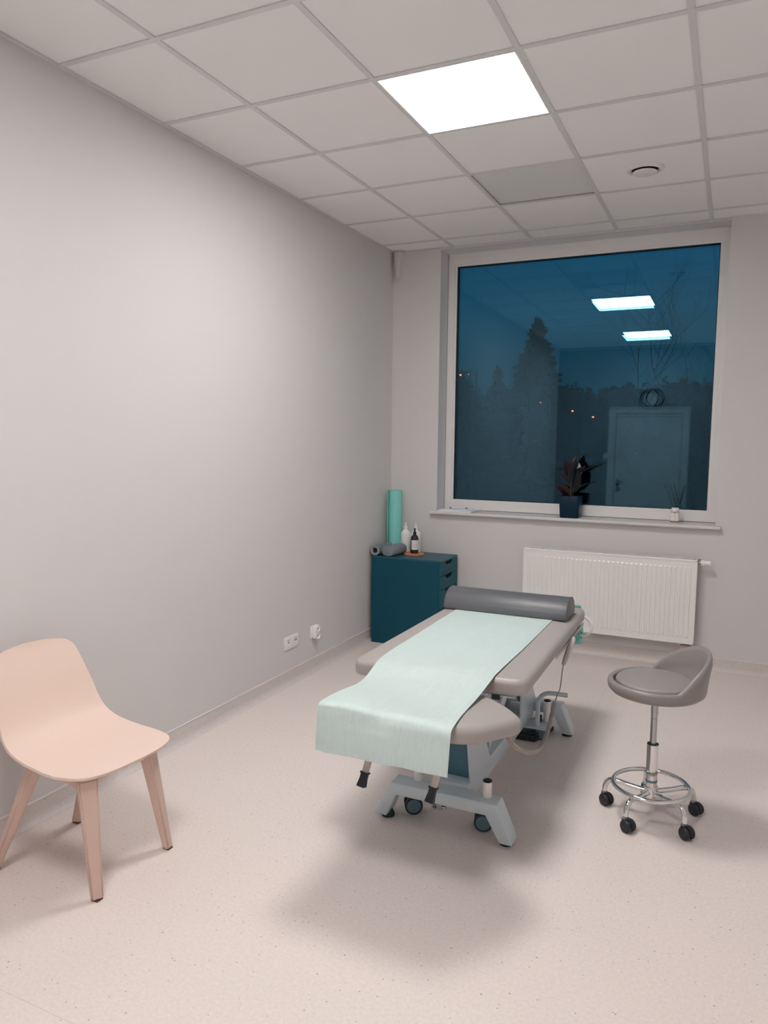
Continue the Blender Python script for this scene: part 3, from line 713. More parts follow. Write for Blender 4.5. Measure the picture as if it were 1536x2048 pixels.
# adjustable head legs
for (xa, xb) in ((1.395, 1.366), (1.662, 1.628)):
    A_, B_ = Vector((xa, -3.13, .57)), Vector((xb, -3.20, .375))
    b = bmesh.new(); bmesh.ops.create_cube(b, size=1)
    dd = (B_ - A_)
    for v_ in b.verts: v_.co = Vector((v_.co.x * .021, v_.co.y * .021, v_.co.z * dd.length))
    bmesh.ops.bevel(b, geom=b.edges[:], offset=.0015, segments=1, affect='EDGES')
    q4 = Vector((0, 0, -1)).rotation_difference(dd.normalized()).to_matrix().to_4x4()
    g = MB(); g.merge(b, Matrix.Translation((A_ + B_) / 2) @ q4); q = g.build('head_leg', 'beige', tb)
    g = MB()
    b = bmesh.new(); ringz = []
    for (hz, hw) in ((.010, .0145), (.004, .0145), (.004, .0115), (-.012, .0115), (-.040, .0145), (-.043, .0135)):
        ringz.append([b.verts.new((sx * hw, sy * hw, hz)) for sx, sy in ((-1, -1), (1, -1), (1, 1), (-1, 1))])
    for A, B in zip(ringz, ringz[1:]):
        for k in range(4): b.faces.new((A[k], A[(k + 1) % 4], B[(k + 1) % 4], B[k]))
    b.faces.new(ringz[0]); b.faces.new(ringz[-1][::-1]); bmesh.ops.recalc_face_normals(b, faces=b.faces[:])
    g.merge(b, Matrix.Translation(B_) @ q4); g.build('leg_tip', 'black', q, smooth=0)
hg = MB()
for xx in (1.652, 1.664, 1.676): hg.prism(round_poly([(-3.125, .518), (-3.085, .518), (-3.085, .572), (-3.125, .572)], .014), 'x', xx - .003, xx + .003)
hg.tube([(1.64, -3.105, .532), (1.70, -3.105, .532)], .0055, 12).tube([(1.690, -3.105, .532), (1.699, -3.105, .532)], .011, 6)
hg.build('hinge_clevis', 'steel', tb)
# equipment rail and roll holder
MB().box(1.822, 1.826, -2.18, -1.50, .583, .601).tube([(1.80, -2.1, .592), (1.824, -2.1, .592)], .005, 8).tube([(1.80, -1.6, .592), (1.824, -1.6, .592)], .005, 8).build('side_hook_rail', 'steel', tb)
hk = smooth_path([(1.775, -1.385, .603), (1.805, -1.385, .606), (1.834, -1.385, .592), (1.851, -1.385, .557), (1.840, -1.385, .521), (1.812, -1.385, .502), (1.785, -1.385, .501)], 6)
MB().tube(hk, .0085, 12).build('roll_holder', 'white', tb)
hk2 = [(2.972 - p[0], p[1], p[2]) for p in hk]
MB().tube(hk2, .0085, 12).tube([(1.775, -1.385, .601), (1.775, -1.46, .60)], .006, 8).build('roll_holder', 'white', tb)

r = thing('paper_roll', 'mint green paper roll hung under the far end of the treatment table', 'paper roll', (1.50, -1.385, .49))
MB().lathe([(.020, -.285), (.052, -.285), (.052, .285), (.020, .285), (.020, -.285)], (1.508, -1.36, .495), 36, 'x').build('paper_layers', 'mint', r)
MB().lathe([(.0195, -.284), (.0195, .284), (.016, .284), (.016, -.284), (.0195, -.284)], (1.508, -1.36, .495), 24, 'x').build('core_tube', 'recess', r)

# bolster
bo = thing('bolster', 'charcoal half round bolster lying across the far end of the table', 'bolster', (1.475, -1.70, .671))
prof = [(-1.822, .000)]
for k in range(15):
    a = PI - PI * (k + .5) / 15; prof.append((-1.712 + .113 * math.cos(a) * (1 if True else 1), -.002 + .103 * math.sin(a) ** .88))
prof += [(-1.602, .0)]
g = MB().prism([(y_, .6745 + z_) for y_, z_ in prof], 'x', 1.147, 1.795, .006, 3); g.build('bolster_cover', 'dark_vinyl', bo, smooth=40)
for xx in (1.1495, 1.7925):
    MB().tube([(xx, y_ * 1.0, .6745 + z_) for y_, z_ in prof[1:-1]], .0022, 6).build('piping', 'dark_vinyl', bo)

# disposable sheet
LS = [(1.212, -1.42, .668), (1.214, -1.60, .673), (1.216, -1.85, .674), (1.218, -2.10, .6735), (1.222, -2.35, .674), (1.224, -2.56, .675), (1.229, -2.70, .6765), (1.234, -2.80, .6755), (1.240, -2.865, .666), (1.245, -2.95, .645), (1.247, -3.03, .638), (1.245, -3.10, .641), (1.240, -3.20, .648), (1.237, -3.27, .652), (1.235, -3.300, .648), (1.234, -3.308, .630), (1.234, -3.310, .59), (1.233, -3.313, .54), (1.233, -3.315, .488)]
RS = [(1.722, -1.42, .668), (1.724, -1.60, .673), (1.726, -1.85, .674), (1.726, -2.10, .6735), (1.727, -2.35, .675), (1.724, -2.56, .676), (1.723, -2.70, .6765), (1.721, -2.79, .675), (1.719, -2.86, .666), (1.717, -2.95, .654), (1.717, -3.03, .650), (1.718, -3.10, .650), (1.722, -3.20, .651), (1.727, -3.27, .649), (1.728, -3.305, .640), (1.730, -3.320, .618), (1.730, -3.325, .58), (1.731, -3.333, .54), (1.731, -3.338, .500)]
LSs, RSs = smooth_path(LS, 6), smooth_path(RS, 6)
from mathutils import noise as mn
rowsS = []
NS = 64
for i, (a, b) in enumerate(zip(LSs, RSs)):
    row = []
    for j in range(NS + 1):
        u = j / NS; p = a.lerp(b, u)
        e = min(1, min(u, 1 - u) * 6)
        hang = max(0, min(1, (.635 - p.z) / .05))
        q = Vector((p.x * 4, p.y * 3.0 + p.z * 3, 1.3))
        d = (mn.noise(q * 1.6) * .010 + mn.noise(q * 4.2) * .0030)
        if hang < 1 and p.y > -2.82:
            d2 = abs(d) * .95 * (.35 + .65 * e) * min(1, max(.0, (-1.85 - p.y) * 4))
            p.z += d2
        elif hang < .5:
            p.z += d * .7 * e + .006 * e + .010 * math.sin(u * 5.2 + .9) * math.exp(-((p.y + 3.15) / .12) ** 2)
        p.y += hang * (-(abs(d)) * 1.8 - .010 * math.sin(u * PI) - .004 * math.sin(u * 9 + 1)) 
        if hang > 0: p.z += .006 * math.sin(u * PI * 1.0) * hang
        row.append(p)
    rowsS.append(row)
b = bmesh.new(); Vt = [[b.verts.new(p) for p in R_] for R_ in rowsS]
for A, B in zip(Vt, Vt[1:]):
    for k in range(NS): b.faces.new((A[k], A[k + 1], B[k + 1], B[k]))
bmesh.ops.recalc_face_normals(b, faces=b.faces[:])
bmesh.ops.solidify(b, geom=b.faces[:], thickness=.0006)
g = MB(); g.merge(b)
o = g.build('disposable_sheet', 'sheet', loc=(1.475, -2.5, .67), smooth=60)
tag(o, 'pale mint disposable paper sheet spread over the treatment table', 'paper sheet')
# strip that leads from the roll over the far edge of the cushion
g = MB(); rowsT = smooth_path([(0, -1.430, .669), (0, -1.414, .674), (0, -1.398, .660), (0, -1.394, .62), (0, -1.396, .56), (0, -1.410, .50)], 4)
bq = bmesh.new(); Vt = [[bq.verts.new((x_, p.y, p.z)) for x_ in (1.224, 1.4, 1.6, 1.792)] for p in rowsT]
for A, B in zip(Vt, Vt[1:]):
    for k in range(3): bq.faces.new((A[k], A[k + 1], B[k + 1], B[k]))
bmesh.ops.solidify(bq, geom=bq.faces[:], thickness=.0008)
g.merge(bq); g.build('loose_end', 'mint', r, smooth=60)

# hand control with coiled cord
hc = thing('hand_control', 'beige hand control hanging from the table edge on a coiled cord', 'hand control', (1.835, -1.84, .605))
A_, B_ = Vector((1.838, -1.845, .607)), Vector((1.818, -1.975, .500))
g = MB(); b = bmesh.new(); dd = (B_ - A_).normalized(); ux = Vector((1, 0, 0)); uy = dd.cross(ux).normalized(); ux = uy.cross(dd)
secs = []
for s_, w_, h_ in ((0, .006, .006), (.04, .012, .010), (.10, .0145, .012), (.45, .0145, .012), (.85, .0115, .011), (.97, .009, .009), (1, .005, .005)):
    c_ = A_.lerp(B_, s_); secs.append([b.verts.new(c_ + ux * math.cos(k * PI / 8) * w_ + uy * math.sin(k * PI / 8) * h_) for k in range(16)])
for A, B in zip(secs, secs[1:]):
    for k in range(16): b.faces.new((A[k], A[(k + 1) % 16], B[(k + 1) % 16], B[k]))
b.faces.new(secs[0]); b.faces.new(secs[-1][::-1]); bmesh.ops.recalc_face_normals(b, faces=b.faces[:])
g.merge(b); g.build('handset', 'handset', hc, smooth=60)
MB().tube([(1.838, -1.845, .603), (1.828, -1.845, .612), (1.822, -1.845, .600)], .003, 8).build('hook', 'steel', hc)
MB().tube(smooth_path([tuple(B_), (1.825, -2.04, .470), (1.838, -2.13, .440), (1.84, -2.21, .425), (1.84, -2.255, .407)], 6), .0028, 8).build('straight_cord', 'cable', hc)
cp = smooth_path([(1.84, -2.252, .409), (1.84, -2.300, .375), (1.842, -2.358, .345), (1.844, -2.42, .322), (1.846, -2.50, .312), (1.846, -2.60, .321), (1.842, -2.70, .353), (1.838, -2.80, .398), (1.832, -2.90, .452), (1.824, -2.975, .515), (1.818, -3.005, .570)], 120)
acc = 0; pts = []; turns_pitch = .0062
for i, p in enumerate(cp):
    if i: acc += (p - cp[i - 1]).length
    tdir = (cp[min(i + 1, len(cp) - 1)] - cp[max(i - 1, 0)]).normalized()
    u_ = tdir.cross(Vector((1, 0, 0))).normalized(); v_ = tdir.cross(u_)
    a = 2 * PI * acc / turns_pitch; pts.append(p + (u_ * math.cos(a) + v_ * math.sin(a)) * .0078)
# resample finely enough for a smooth spiral
MB().tube(pts, .0021, 6).build('coiled_cord', 'cable', hc, smooth=60)

fp = thing('foot_pedal', 'flat dark teal foot pedal box on the floor under the table', 'foot pedal', (1.60, -1.66, 0))
MB().prism([(1.515, -1.765), (1.645, -1.765), (1.700, -1.560), (1.565, -1.560)], 'z', .002, .026, .002, 1).build('pedal_base', 'black', fp)
MB().prism([(1.518, -1.742), (1.648, -1.742), (1.695, -1.565), (1.57, -1.565)], 'z', .028, .042, .003, 2).build('pedal_plate', 'pedal', fp)
MB().box(1.54, 1.64, -1.766, -1.735, .020, .034, .003, 1).build('pedal_bar', 'rubber', fp)

# ------------------------------------------------------------------ rolling stool
SX, SY = 2.262, -2.292
sl = thing('rolling_stool', 'taupe low-backed rolling stool with chrome base beside the table', 'stool', (SX, SY, 0))
tb0 = math.radians(22); NT = 96
rowsB = []
for i in range(NT):
    th = 2 * PI * i / NT; c = math.cos(th - tb0)
    k = max(0, min(1, (c + .02 + .25) / 1.15)); k = k * k * (3 - 2 * k)
    if c < .18: k = 0
    else:
        q_ = (c - .18) / .82; k = q_ ** 1.05 if q_ > 0 else 0
        k = k * (1 + .25 * (1 - k))
    h = .137 * min(k, 1)
    d = Vector((math.cos(th), math.sin(th), 0))
    R0 = .192 + .004 * k
    lean = .016 * k
    thick = .024 - .002 * k
    prof_ = [(.02, .490), (.10, .489), (.155, .491), (.176, .496), (R0 - .004, .508), (R0, .520), (R0 + lean * .4, .532 + h * .35), (R0 + lean, .532 + h * .8), (R0 + lean - .001, .538 + h * .95), (R0 + lean - .006, .544 + h), (R0 + lean - .013, .547 + h), (R0 + lean - thick + .004, .543 + h), (R0 + lean - thick, .535 + h * .95), (R0 + lean * .4 - thick - .002 * k, .530 + h * .45), (R0 - thick - .003, .524), (.158, .516), (.02, .516)]
    prof_ = [(a_, z_ + .041) for a_, z_ in prof_]
    rowsB.append([Vector((SX, SY, 0)) + d * r_ + Vector((0, 0, z_)) for r_, z_ in prof_])
rowsB.append(rowsB[0])
g = MB(); g.grid(rowsB); bmesh.ops.remove_doubles(g.bm, verts=g.bm.verts, dist=.0001); bmesh.ops.recalc_face_normals(g.bm, faces=g.bm.faces[:])
g.build('seat_shell', 'stool', sl, smooth=70)
MB().lathe([(0, .556), (.08, .5555), (.13, .553), (.150, .550), (.158, .545), (.160, .538), (.157, .530), (.157, .517), (0, .517)], (SX, SY, .041), 72).build('seat_pad', 'stoolpad', sl, smooth=60)
MB().box(SX - .09, SX + .09, SY - .09, SY + .09, .519, .530, .002, 1).lathe([(0, .500), (.022, .500), (.026, .520), (0, .520)], (SX, SY, 0), 24).build('seat_plate', 'recess', sl)
MB().lathe([(0, .29), (.0132, .29), (.0132, .4245), (.0128, .4250), (.0132, .4255), (.0132, .444), (.0145, .4445), (.0145, .510), (0, .510)], (SX, SY, 0), 28).build('gas_lift', 'steel', sl)
MB().lathe([(.018, .128), (.0238, .128), (.0238, .312), (.0225, .3135), (.019, .3135), (.019, .29), (0, .29), (0, .128)], (SX, SY, 0), 36).build('lift_sleeve', 'chrome', sl)
MB().lathe([(.0235, .308), (.0235, .3145), (.0135, .3145), (.0135, .308)], (SX, SY, 0), 28).build('sleeve_ring', 'black', sl)
MB().lathe([(.0240, .150), (.0244, .151), (.0244, .160), (.0240, .161)], (SX, SY, 0), 28).build('sleeve_band', 'hub', sl)
MB().lathe([(0, .082), (.024, .082), (.024, .086), (.028, .090), (.028, .120), (.030, .124), (.030, .129), (.0235, .130), (0, .130)], (SX, SY, 0), 10).build('hub', 'chrome', sl, smooth=20)
MB().tube([(SX + .153 * math.cos(2 * PI * k / 64), SY + .153 * math.sin(2 * PI * k / 64), .133) for k in range(64)], .0092, 14, closed=True).build('foot_ring', 'chrome', sl, smooth=60)
for k in range(5):
    th = math.radians(174 + 72 * k); d = Vector((math.cos(th), math.sin(th), 0))
    pth = [(.02, .105), (.09, .110), (.135, .116), (.158, .116), (.176, .108), (.186, .092), (.190, .074), (.191, .060)]
    q = MB().tube(smooth_path([Vector((SX, SY, 0)) + d * r_ + Vector((0, 0, z_)) for r_, z_ in pth], 5), .0108, 14).build('leg', 'chrome', sl, smooth=60)
    MB().lathe([(.0085, .052), (.0125, .052), (.0125, .058), (.0085, .058)], Vector((SX, SY, 0)) + d * .191, 16).build('stem_collar', 'steel', q)
    rnd = [(.0), (.0), (.0), (.0), (.0)][k]
    ang = math.radians(-38 + (0, 6, -3, 4, 10)[k])         # rolling direction of the caster
    f = Vector((math.cos(ang), math.sin(ang), 0)); s_ = Vector((-f.y, f.x, 0))
    P0 = Vector((SX, SY, 0)) + d * .191
    cc = P0 + f * .013
    m_ = Matrix.Rotation(ang + PI / 2, 4, 'Z')
    hood = MB()
    b = bmesh.new(); outl = []
    for a_ in range(0, 13):
        aa = math.radians(-35 + 215 * a_ / 12); outl.append((.0265 * math.cos(aa), .0255 + .0265 * math.sin(aa)))
    outl = [(-.0280, .014), (-.0280, .050), (-.010, .055), (.004, .054), (.018, .046), (.0268, .034), (.0275, .020), (.018, .012)]
    lo = [b.verts.new(cc + f * u_ + s_ * -.0065 + Vector((0, 0, z_))) for u_, z_ in outl]; hi = [b.verts.new(cc + f * u_ + s_ * .0065 + Vector((0, 0, z_))) for u_, z_ in outl]
    b.faces.new(lo); b.faces.new(hi[::-1])
    for i_ in range(len(lo)): b.faces.new((lo[i_], hi[i_], hi[(i_ + 1) % len(lo)], lo[(i_ + 1) % len(lo)]))
    bmesh.ops.recalc_face_normals(b, faces=b.faces[:]); bmesh.ops.bevel(b, geom=b.edges[:], offset=.0015, segments=2, affect='EDGES')
    hood.merge(b); hood.tube([P0 + Vector((0, 0, .045)), P0 + Vector((0, 0, .055))], .012, 14)
    cst = hood.build('caster', 'black', q)
    for s2 in (-1, 1):
        MB().lathe([(0, -.0075), (.022, -.0075), (.0262, -.004), (.0262, .003), (.022, .0080), (.010, .0095), (0, .0095)] if s2 > 0 else [(0, -.0095), (.010, -.0095), (.022, -.0080), (.0262, -.003), (.0262, .004), (.022, .0075), (0, .0075)], cc + s_ * s2 * .0145 + Vector((0, 0, .0262)), 32, 'x', m_).build('wheel', 'black', cst)

# ------------------------------------------------------------------ chair
CX, CY, CR = .400, -3.568, math.radians(-5)
chr_ = thing('shell_chair', 'blush pink moulded shell chair against the left wall', 'chair', (CX, CY, 0))
RM = Matrix.Translation((CX, CY, 0)) @ Matrix.Rotation(CR, 4, 'Z')
# local frame: +x front, origin under seat middle
cl = [(-.3020, .782, .100, 1), (-.3016, .779, .122, 1), (-.3004, .772, .140, 1), (-.2970, .760, .156, 1), (-.2915, .744, .168, 1), (-.281, .718, .177, 1), (-.268, .686, .184, 1), (-.254, .65, .191, 1), (-.230, .585, .203, 1), (-.205, .53, .208, 1), (-.170, .482, .215, 1), (-.120, .452, .221, 1), (-.05, .438, .226, 1), (.05, .434, .230, 1), (.12, .437, .231, 1), (.175, .440, .222, 1), (.215, .442, .206, 1), (.240, .442, .178, 1), (.254, .441, .125, 1), (.259, .440, .05, 1)]
cps = smooth_path([Vector((a, 0, b)) for a, b, c_, d_ in cl], 5); cws = smooth_path([Vector((c_, 0, 0)) for a, b, c_, d_ in cl], 5)
rowsC = []
for i, (p, wv) in enumerate(zip(cps, cws)):
    tdir = (cps[min(i + 1, len(cps) - 1)] - cps[max(i - 1, 0)]).normalized()
    nrm = Vector((-tdir.z, 0, tdir.x))
    if nrm.z < 0 and p.x > -.1: nrm = -nrm
    if p.x <= -.1 and nrm.x < 0: nrm = -nrm
    s_ = i / (len(cps) - 1)
    cup = .030 if s_ < .45 else .030 - .022 * min(1, (s_ - .45) / .3)
    row = []
    for j in range(25):
        u = -1 + 2 * j / 24; u2 = math.sin(u * PI / 2)
        row.append(RM @ (p + Vector((0, wv.x * u2, -.024 * max(0, 1 - s_ * 4) * (wv.x * u2 / .19) ** 2)) + nrm * cup * (abs(u2) * wv.x / .215) ** 2.4))
    rowsC.append(row)
b = bmesh.new(); Vt = [[b.verts.new(p) for p in R_] for R_ in rowsC]
for A, B in zip(Vt, Vt[1:]):
    for k in range(24): b.faces.new((A[k], A[k + 1], B[k + 1], B[k]))
bmesh.ops.recalc_face_normals(b, faces=b.faces[:])
# make sure the thickness grows downwards / backwards
fmid = Vt[len(Vt) // 2][12]
fmid.normal_update()
th_ = .009
for f_ in fmid.link_faces: nz_ = f_.normal.z; break
bmesh.ops.solidify(b, geom=b.faces[:], thickness=th_ if nz_ > 0 else -th_)
g = MB(); g.merge(b); g.build('seat_shell', 'chair', chr_, smooth=60)
fm = MB()
def loc(*p): return RM @ Vector(p)
def taper(mb, top, bot, wt, wb_, ttop, tbot, ax):
    """tapered four sided leg between two centres; wt/wb widths along ax, ttop/tbot thickness across"""
    top, bot = Vector(top), Vector(bot); b = bmesh.new(); ax = Vector(ax).normalized(); cr = Vector((0, 0, 1)).cross(ax)
    rings_ = []
    for s_, w_, t_ in ((0, wt, ttop), (.12, wt * .80 + wb_ * .2, ttop * .9 + tbot * .1), (.35, wt * .58 + wb_ * .42, ttop * .7 + tbot * .3), (1, wb_, tbot)):
        c_ = top.lerp(bot, s_)
        rings_.append([b.verts.new(RM @ (c_ + ax * sx * w_ / 2 + cr * sy * t_ / 2)) for sx, sy in ((-1, -1), (1, -1), (1, 1), (-1, 1))])
    for A, B in zip(rings_, rings_[1:]):
        for k in range(4): b.faces.new((A[k], A[(k + 1) % 4], B[(k + 1) % 4], B[k]))
    b.faces.new(rings_[0]); b.faces.new(rings_[-1][::-1]); bmesh.ops.recalc_face_normals(b, faces=b.faces[:])
    bmesh.ops.bevel(b, geom=[e for e in b.edges], offset=.006, segments=3, affect='EDGES'); mb.merge(b)
inv = RM.inverted()
legs = [((.200, -.150, .425), (.618, -3.735, 0)), ((.195, .118, .425), (.615, -3.380, 0)), ((-.06, -.150, .43), (.150, -3.765, 0)), ((-.08, .120, .43), (.152, -3.392, 0))]
for tp, bt in legs:
    bl = inv @ Vector(bt)
    ax = (.35, 1, 0) if tp[1] * tp[0] > 0 else (.35, -1, 0)
    fwd = tp[0] > 0
    g = MB(); taper(g, tp, (bl.x, bl.y, .004), .066, .040, .045, .026, (1, 0.45 * (1 if tp[1] > 0 else -1) * (-1 if fwd else 1), 0) if not fwd else (.5, -1 if tp[1] > 0 else 1, 0))
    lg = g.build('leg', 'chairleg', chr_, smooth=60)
    MB().prism([(bt[0] - .014, bt[1] - .012), (bt[0] + .014, bt[1] - .012), (bt[0] + .014, bt[1] + .012), (bt[0] - .014, bt[1] + .012)], 'z', 0, .005).build('foot_glide', 'footdark', lg, smooth=0)
def slab3(mb, a, b_, h0, h1, th):
    a, b_ = Vector(a), Vector(b_); d = (b_ - a).normalized(); n_ = Vector((-d.y, d.x, 0)); b = bmesh.new(); rg = []
    for t_ in (0, .15, .5, .85, 1):
        c_ = a.lerp(b_, t_); hh = h1 + (h0 - h1) * abs(2 * t_ - 1) ** 2
        rg.append([b.verts.new(RM @ (c_ + n_ * s1_ * th / 2 + Vector((0, 0, -s2_ * hh)))) for s1_, s2_ in ((-1, 0), (1, 0), (1, 1), (-1, 1))])
    for A, B in zip(rg, rg[1:]):
        for k in range(4): b.faces.new((A[k], A[(k + 1) % 4], B[(k + 1) % 4], B[k]))
    b.faces.new(rg[0]); b.faces.new(rg[-1][::-1]); bmesh.ops.recalc_face_normals(b, faces=b.faces[:]); mb.merge(b)
for a_, b_, h0_, h1_ in (((-.08, -.150, .430), (.20, -.150, .430), .055, .032), ((-.08, .120, .430), (.20, .120, .430), .055, .032), ((.19, -.150, .430), (.19, .118, .430), .040, .022), ((-.08, -.150, .432), (-.08, .120, .432), .040, .022)):
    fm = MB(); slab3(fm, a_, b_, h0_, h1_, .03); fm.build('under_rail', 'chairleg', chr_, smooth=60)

# ------------------------------------------------------------------ outside
GZ = -.6
gd = MB().box(-90, 90, .36, 160, GZ - .2, GZ); tag(gd.build('ground', 'ground', smooth=0), 'dark lawn outside the window at dusk', 'ground', kind='structure')
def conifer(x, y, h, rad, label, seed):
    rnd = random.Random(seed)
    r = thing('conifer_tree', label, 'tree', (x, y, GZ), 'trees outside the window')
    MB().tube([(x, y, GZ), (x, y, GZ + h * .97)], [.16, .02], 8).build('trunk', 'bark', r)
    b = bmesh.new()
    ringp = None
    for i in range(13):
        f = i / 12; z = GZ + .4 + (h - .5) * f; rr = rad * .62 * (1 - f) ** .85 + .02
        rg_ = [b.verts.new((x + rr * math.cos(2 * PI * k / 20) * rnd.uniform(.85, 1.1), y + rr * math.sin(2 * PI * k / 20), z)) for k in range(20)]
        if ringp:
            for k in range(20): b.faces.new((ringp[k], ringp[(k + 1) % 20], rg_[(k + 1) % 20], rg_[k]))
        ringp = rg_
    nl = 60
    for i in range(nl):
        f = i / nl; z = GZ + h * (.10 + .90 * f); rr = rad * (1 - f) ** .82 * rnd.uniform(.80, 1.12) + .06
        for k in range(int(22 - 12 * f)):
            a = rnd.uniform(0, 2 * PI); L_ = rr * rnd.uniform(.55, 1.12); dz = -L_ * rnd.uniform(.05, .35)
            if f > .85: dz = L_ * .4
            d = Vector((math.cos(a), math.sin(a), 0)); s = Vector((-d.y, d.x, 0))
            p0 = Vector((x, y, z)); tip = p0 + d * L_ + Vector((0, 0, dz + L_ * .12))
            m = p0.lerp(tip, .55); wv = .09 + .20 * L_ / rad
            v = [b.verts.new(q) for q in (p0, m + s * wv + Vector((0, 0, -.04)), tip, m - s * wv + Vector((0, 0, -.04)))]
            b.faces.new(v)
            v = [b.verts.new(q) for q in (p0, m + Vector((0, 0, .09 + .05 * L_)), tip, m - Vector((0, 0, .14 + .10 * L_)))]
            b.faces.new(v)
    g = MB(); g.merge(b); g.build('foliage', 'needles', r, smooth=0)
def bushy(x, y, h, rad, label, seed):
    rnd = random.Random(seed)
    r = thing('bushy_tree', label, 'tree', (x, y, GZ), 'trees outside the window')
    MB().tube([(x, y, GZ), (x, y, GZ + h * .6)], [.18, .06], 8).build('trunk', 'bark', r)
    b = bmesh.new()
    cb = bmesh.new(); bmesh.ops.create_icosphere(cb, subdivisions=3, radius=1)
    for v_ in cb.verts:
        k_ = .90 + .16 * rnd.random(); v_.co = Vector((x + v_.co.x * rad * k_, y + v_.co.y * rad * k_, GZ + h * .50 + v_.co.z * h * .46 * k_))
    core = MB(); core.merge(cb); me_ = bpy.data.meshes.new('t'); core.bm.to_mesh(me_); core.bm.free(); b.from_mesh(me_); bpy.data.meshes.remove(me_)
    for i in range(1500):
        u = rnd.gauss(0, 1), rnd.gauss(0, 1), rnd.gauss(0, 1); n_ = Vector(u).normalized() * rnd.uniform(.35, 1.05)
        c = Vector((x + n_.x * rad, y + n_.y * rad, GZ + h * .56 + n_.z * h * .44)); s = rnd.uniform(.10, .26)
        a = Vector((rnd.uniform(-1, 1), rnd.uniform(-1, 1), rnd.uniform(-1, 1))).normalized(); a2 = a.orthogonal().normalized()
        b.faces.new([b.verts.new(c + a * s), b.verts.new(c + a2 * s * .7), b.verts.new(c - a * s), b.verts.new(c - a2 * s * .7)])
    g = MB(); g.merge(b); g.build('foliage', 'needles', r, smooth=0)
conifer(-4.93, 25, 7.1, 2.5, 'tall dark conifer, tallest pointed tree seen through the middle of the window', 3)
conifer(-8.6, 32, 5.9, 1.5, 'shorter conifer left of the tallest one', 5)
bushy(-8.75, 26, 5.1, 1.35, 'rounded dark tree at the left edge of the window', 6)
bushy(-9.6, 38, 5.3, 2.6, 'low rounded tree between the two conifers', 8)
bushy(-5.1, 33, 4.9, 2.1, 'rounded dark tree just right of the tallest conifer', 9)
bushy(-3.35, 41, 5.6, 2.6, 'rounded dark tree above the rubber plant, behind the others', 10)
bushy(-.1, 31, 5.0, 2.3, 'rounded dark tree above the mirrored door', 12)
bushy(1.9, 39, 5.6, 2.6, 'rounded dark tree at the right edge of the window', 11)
def bare(x, y, h, label, seed):
    rnd = random.Random(seed); mb = MB()
    r = thing('bare_tree', label, 'tree', (x, y, GZ), 'trees outside the window')
    def br(p, d, L_, rad, depth):
        pts_ = [p]; dd = d.copy(); q = p.copy()
        for _ in range(4):
            dd = (dd + Vector((rnd.uniform(-.16, .16), rnd.uniform(-.16, .16), .05))).normalized(); q = q + dd * L_ / 4; pts_.append(q.copy())
        mb.tube(pts_, [rad * (1 - .13 * i) for i in range(5)], 5)
        if depth == 0: return
        for k in range(3 if depth > 1 else 3):
            t_ = rnd.uniform(.35, 1); pp = pts_[0].lerp(pts_[-1], t_)
            a = rnd.uniform(0, 2 * PI); side = dd.orthogonal(); side.rotate(Matrix.Rotation(a, 3, dd))
            nd = (dd * .8 + side * rnd.uniform(.45, .8) + Vector((0, 0, .25))).normalized()
            br(pp if k else pts_[-1], nd, L_ * rnd.uniform(.6, .78), rad * .55, depth - 1)
    br(Vector((x, y, GZ)), Vector((0, 0, 1)), h * .40, h * .0062, 5)
    mb.build('branches', 'bark', r, smooth=60)
bare(1.86, 12.0, 6.4, 'bare leafless tree with fine branches at the right of the window', 4)
def street(x, y, z, label, big=.03):
    r = thing('street_lamp', label, 'street lamp', (x + .3, y, GZ), 'street lamps outside')
    MB().tube([(x + .3, y, GZ), (x + .3, y, z + .12), (x, y, z + .10)], .022, 8).build('pole', 'bark', r)
    MB().lathe([(0, -big * .7), (big * .6, -big * .6), (big, 0), (big * .7, big * .5), (0, big * .6)], (x, y, z), 14).build('lamp_head', 'streetglow', r)
street(-5.029, 16, 3.480, 'orange street lamp, leftmost and brightest outside the window', .036)
street(-6.130, 20, 3.850, 'faint small street lamp just right of the leftmost one', .020)
street(-3.051, 18, 2.732, 'tiny orange street lamp, middle of the row', .020)
street(-1.851, 17, 2.423, 'orange street lamp above the rubber plant', .034)
street(-1.084, 16, 2.215, 'orange street lamp, rightmost, beside the mirrored door', .032)

# ------------------------------------------------------------------ camera
Rm = ((0.9057492424039226, 0.42369399892203535, 0.010084897727524224), (0.051291981078083845, -0.08596636582094215, -0.9949768422554492), (-0.42069875512271937, 0.901716795465735, -0.09959607529014354))
CAM = (2.4987994571566166, -5.486528745889135, 1.5762339240618803); F_ = 1483.6934
RT = Matrix(Rm).transposed()
cam = bpy.data.cameras.new('camera'); co_ = bpy.data.objects.new('camera', cam); C.objects.link(co_)
mw = Matrix(((Rm[0][0], -Rm[1][0], -Rm[2][0]), (Rm[0][1], -Rm[1][1], -Rm[2][1]), (Rm[0][2], -Rm[1][2], -Rm[2][2]))).to_4x4()
co_.matrix_world = Matrix.Translation(CAM) @ mw
cam.sensor_fit = 'HORIZONTAL'; cam.sensor_width = 36; cam.lens = F_ * 36 / 1536; cam.clip_start = .05; cam.clip_end = 400
bpy.context.scene.camera = co_

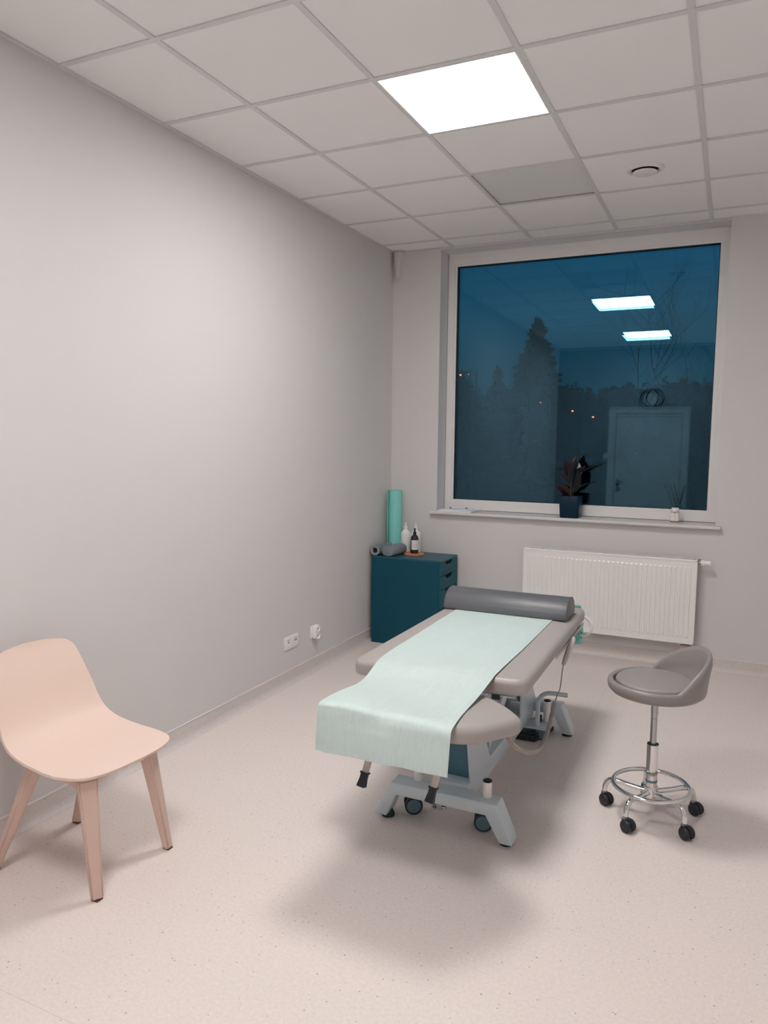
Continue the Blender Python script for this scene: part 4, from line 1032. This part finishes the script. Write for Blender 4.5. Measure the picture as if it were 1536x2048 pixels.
# ------------------------------------------------------------------ world and view
wd = bpy.data.worlds.new('dusk'); bpy.context.scene.world = wd; wd.use_nodes = True; nt = wd.node_tree
bg = nt.nodes['Background']; tc = nt.nodes.new('ShaderNodeTexCoord'); sp = nt.nodes.new('ShaderNodeSeparateXYZ')
nt.links.new(tc.outputs['Generated'], sp.inputs[0])
cr = nt.nodes.new('ShaderNodeValToRGB'); e = cr.color_ramp.elements
e[0].position = 0; e[0].color = (.006, .026, .040, 1); e[1].position = .40; e[1].color = (.0005, .050, .128, 1)
for ps, cc_ in ((.08, (.006, .038, .062)), (.14, (.004, .052, .088)), (.24, (.001, .066, .140))):
    x_ = cr.color_ramp.elements.new(ps); x_.color = (*cc_, 1)
nt.links.new(sp.outputs[2], cr.inputs[0])
nz = nt.nodes.new('ShaderNodeTexNoise'); nz.inputs['Scale'].default_value = 3.5; nz.inputs['Detail'].default_value = 4
mp_ = nt.nodes.new('ShaderNodeMapping'); mp_.inputs['Scale'].default_value = (1, 1, 4); nt.links.new(tc.outputs['Generated'], mp_.inputs[0]); nt.links.new(mp_.outputs[0], nz.inputs['Vector'])
mr = nt.nodes.new('ShaderNodeMapRange'); mr.inputs[1].default_value = .35; mr.inputs[2].default_value = .7; mr.inputs[3].default_value = .80; mr.inputs[4].default_value = 1.2
nt.links.new(nz.outputs['Fac'], mr.inputs[0])
mx = nt.nodes.new('ShaderNodeVectorMath'); mx.operation = 'SCALE'; nt.links.new(cr.outputs[0], mx.inputs[0]); nt.links.new(mr.outputs[0], mx.inputs[3])
nt.links.new(mx.outputs[0], bg.inputs[0]); bg.inputs[1].default_value = 1.0

sc = bpy.context.scene
sc.view_settings.view_transform = 'Standard'; sc.view_settings.look = 'None'; sc.view_settings.gamma = 1
sc.view_settings.use_curve_mapping = False; sc.view_settings.exposure = 0.0
sc.cycles.max_bounces = 10; sc.cycles.diffuse_bounces = 6; sc.cycles.glossy_bounces = 5; sc.cycles.transparent_max_bounces = 12
sc.cycles.sample_clamp_indirect = 6
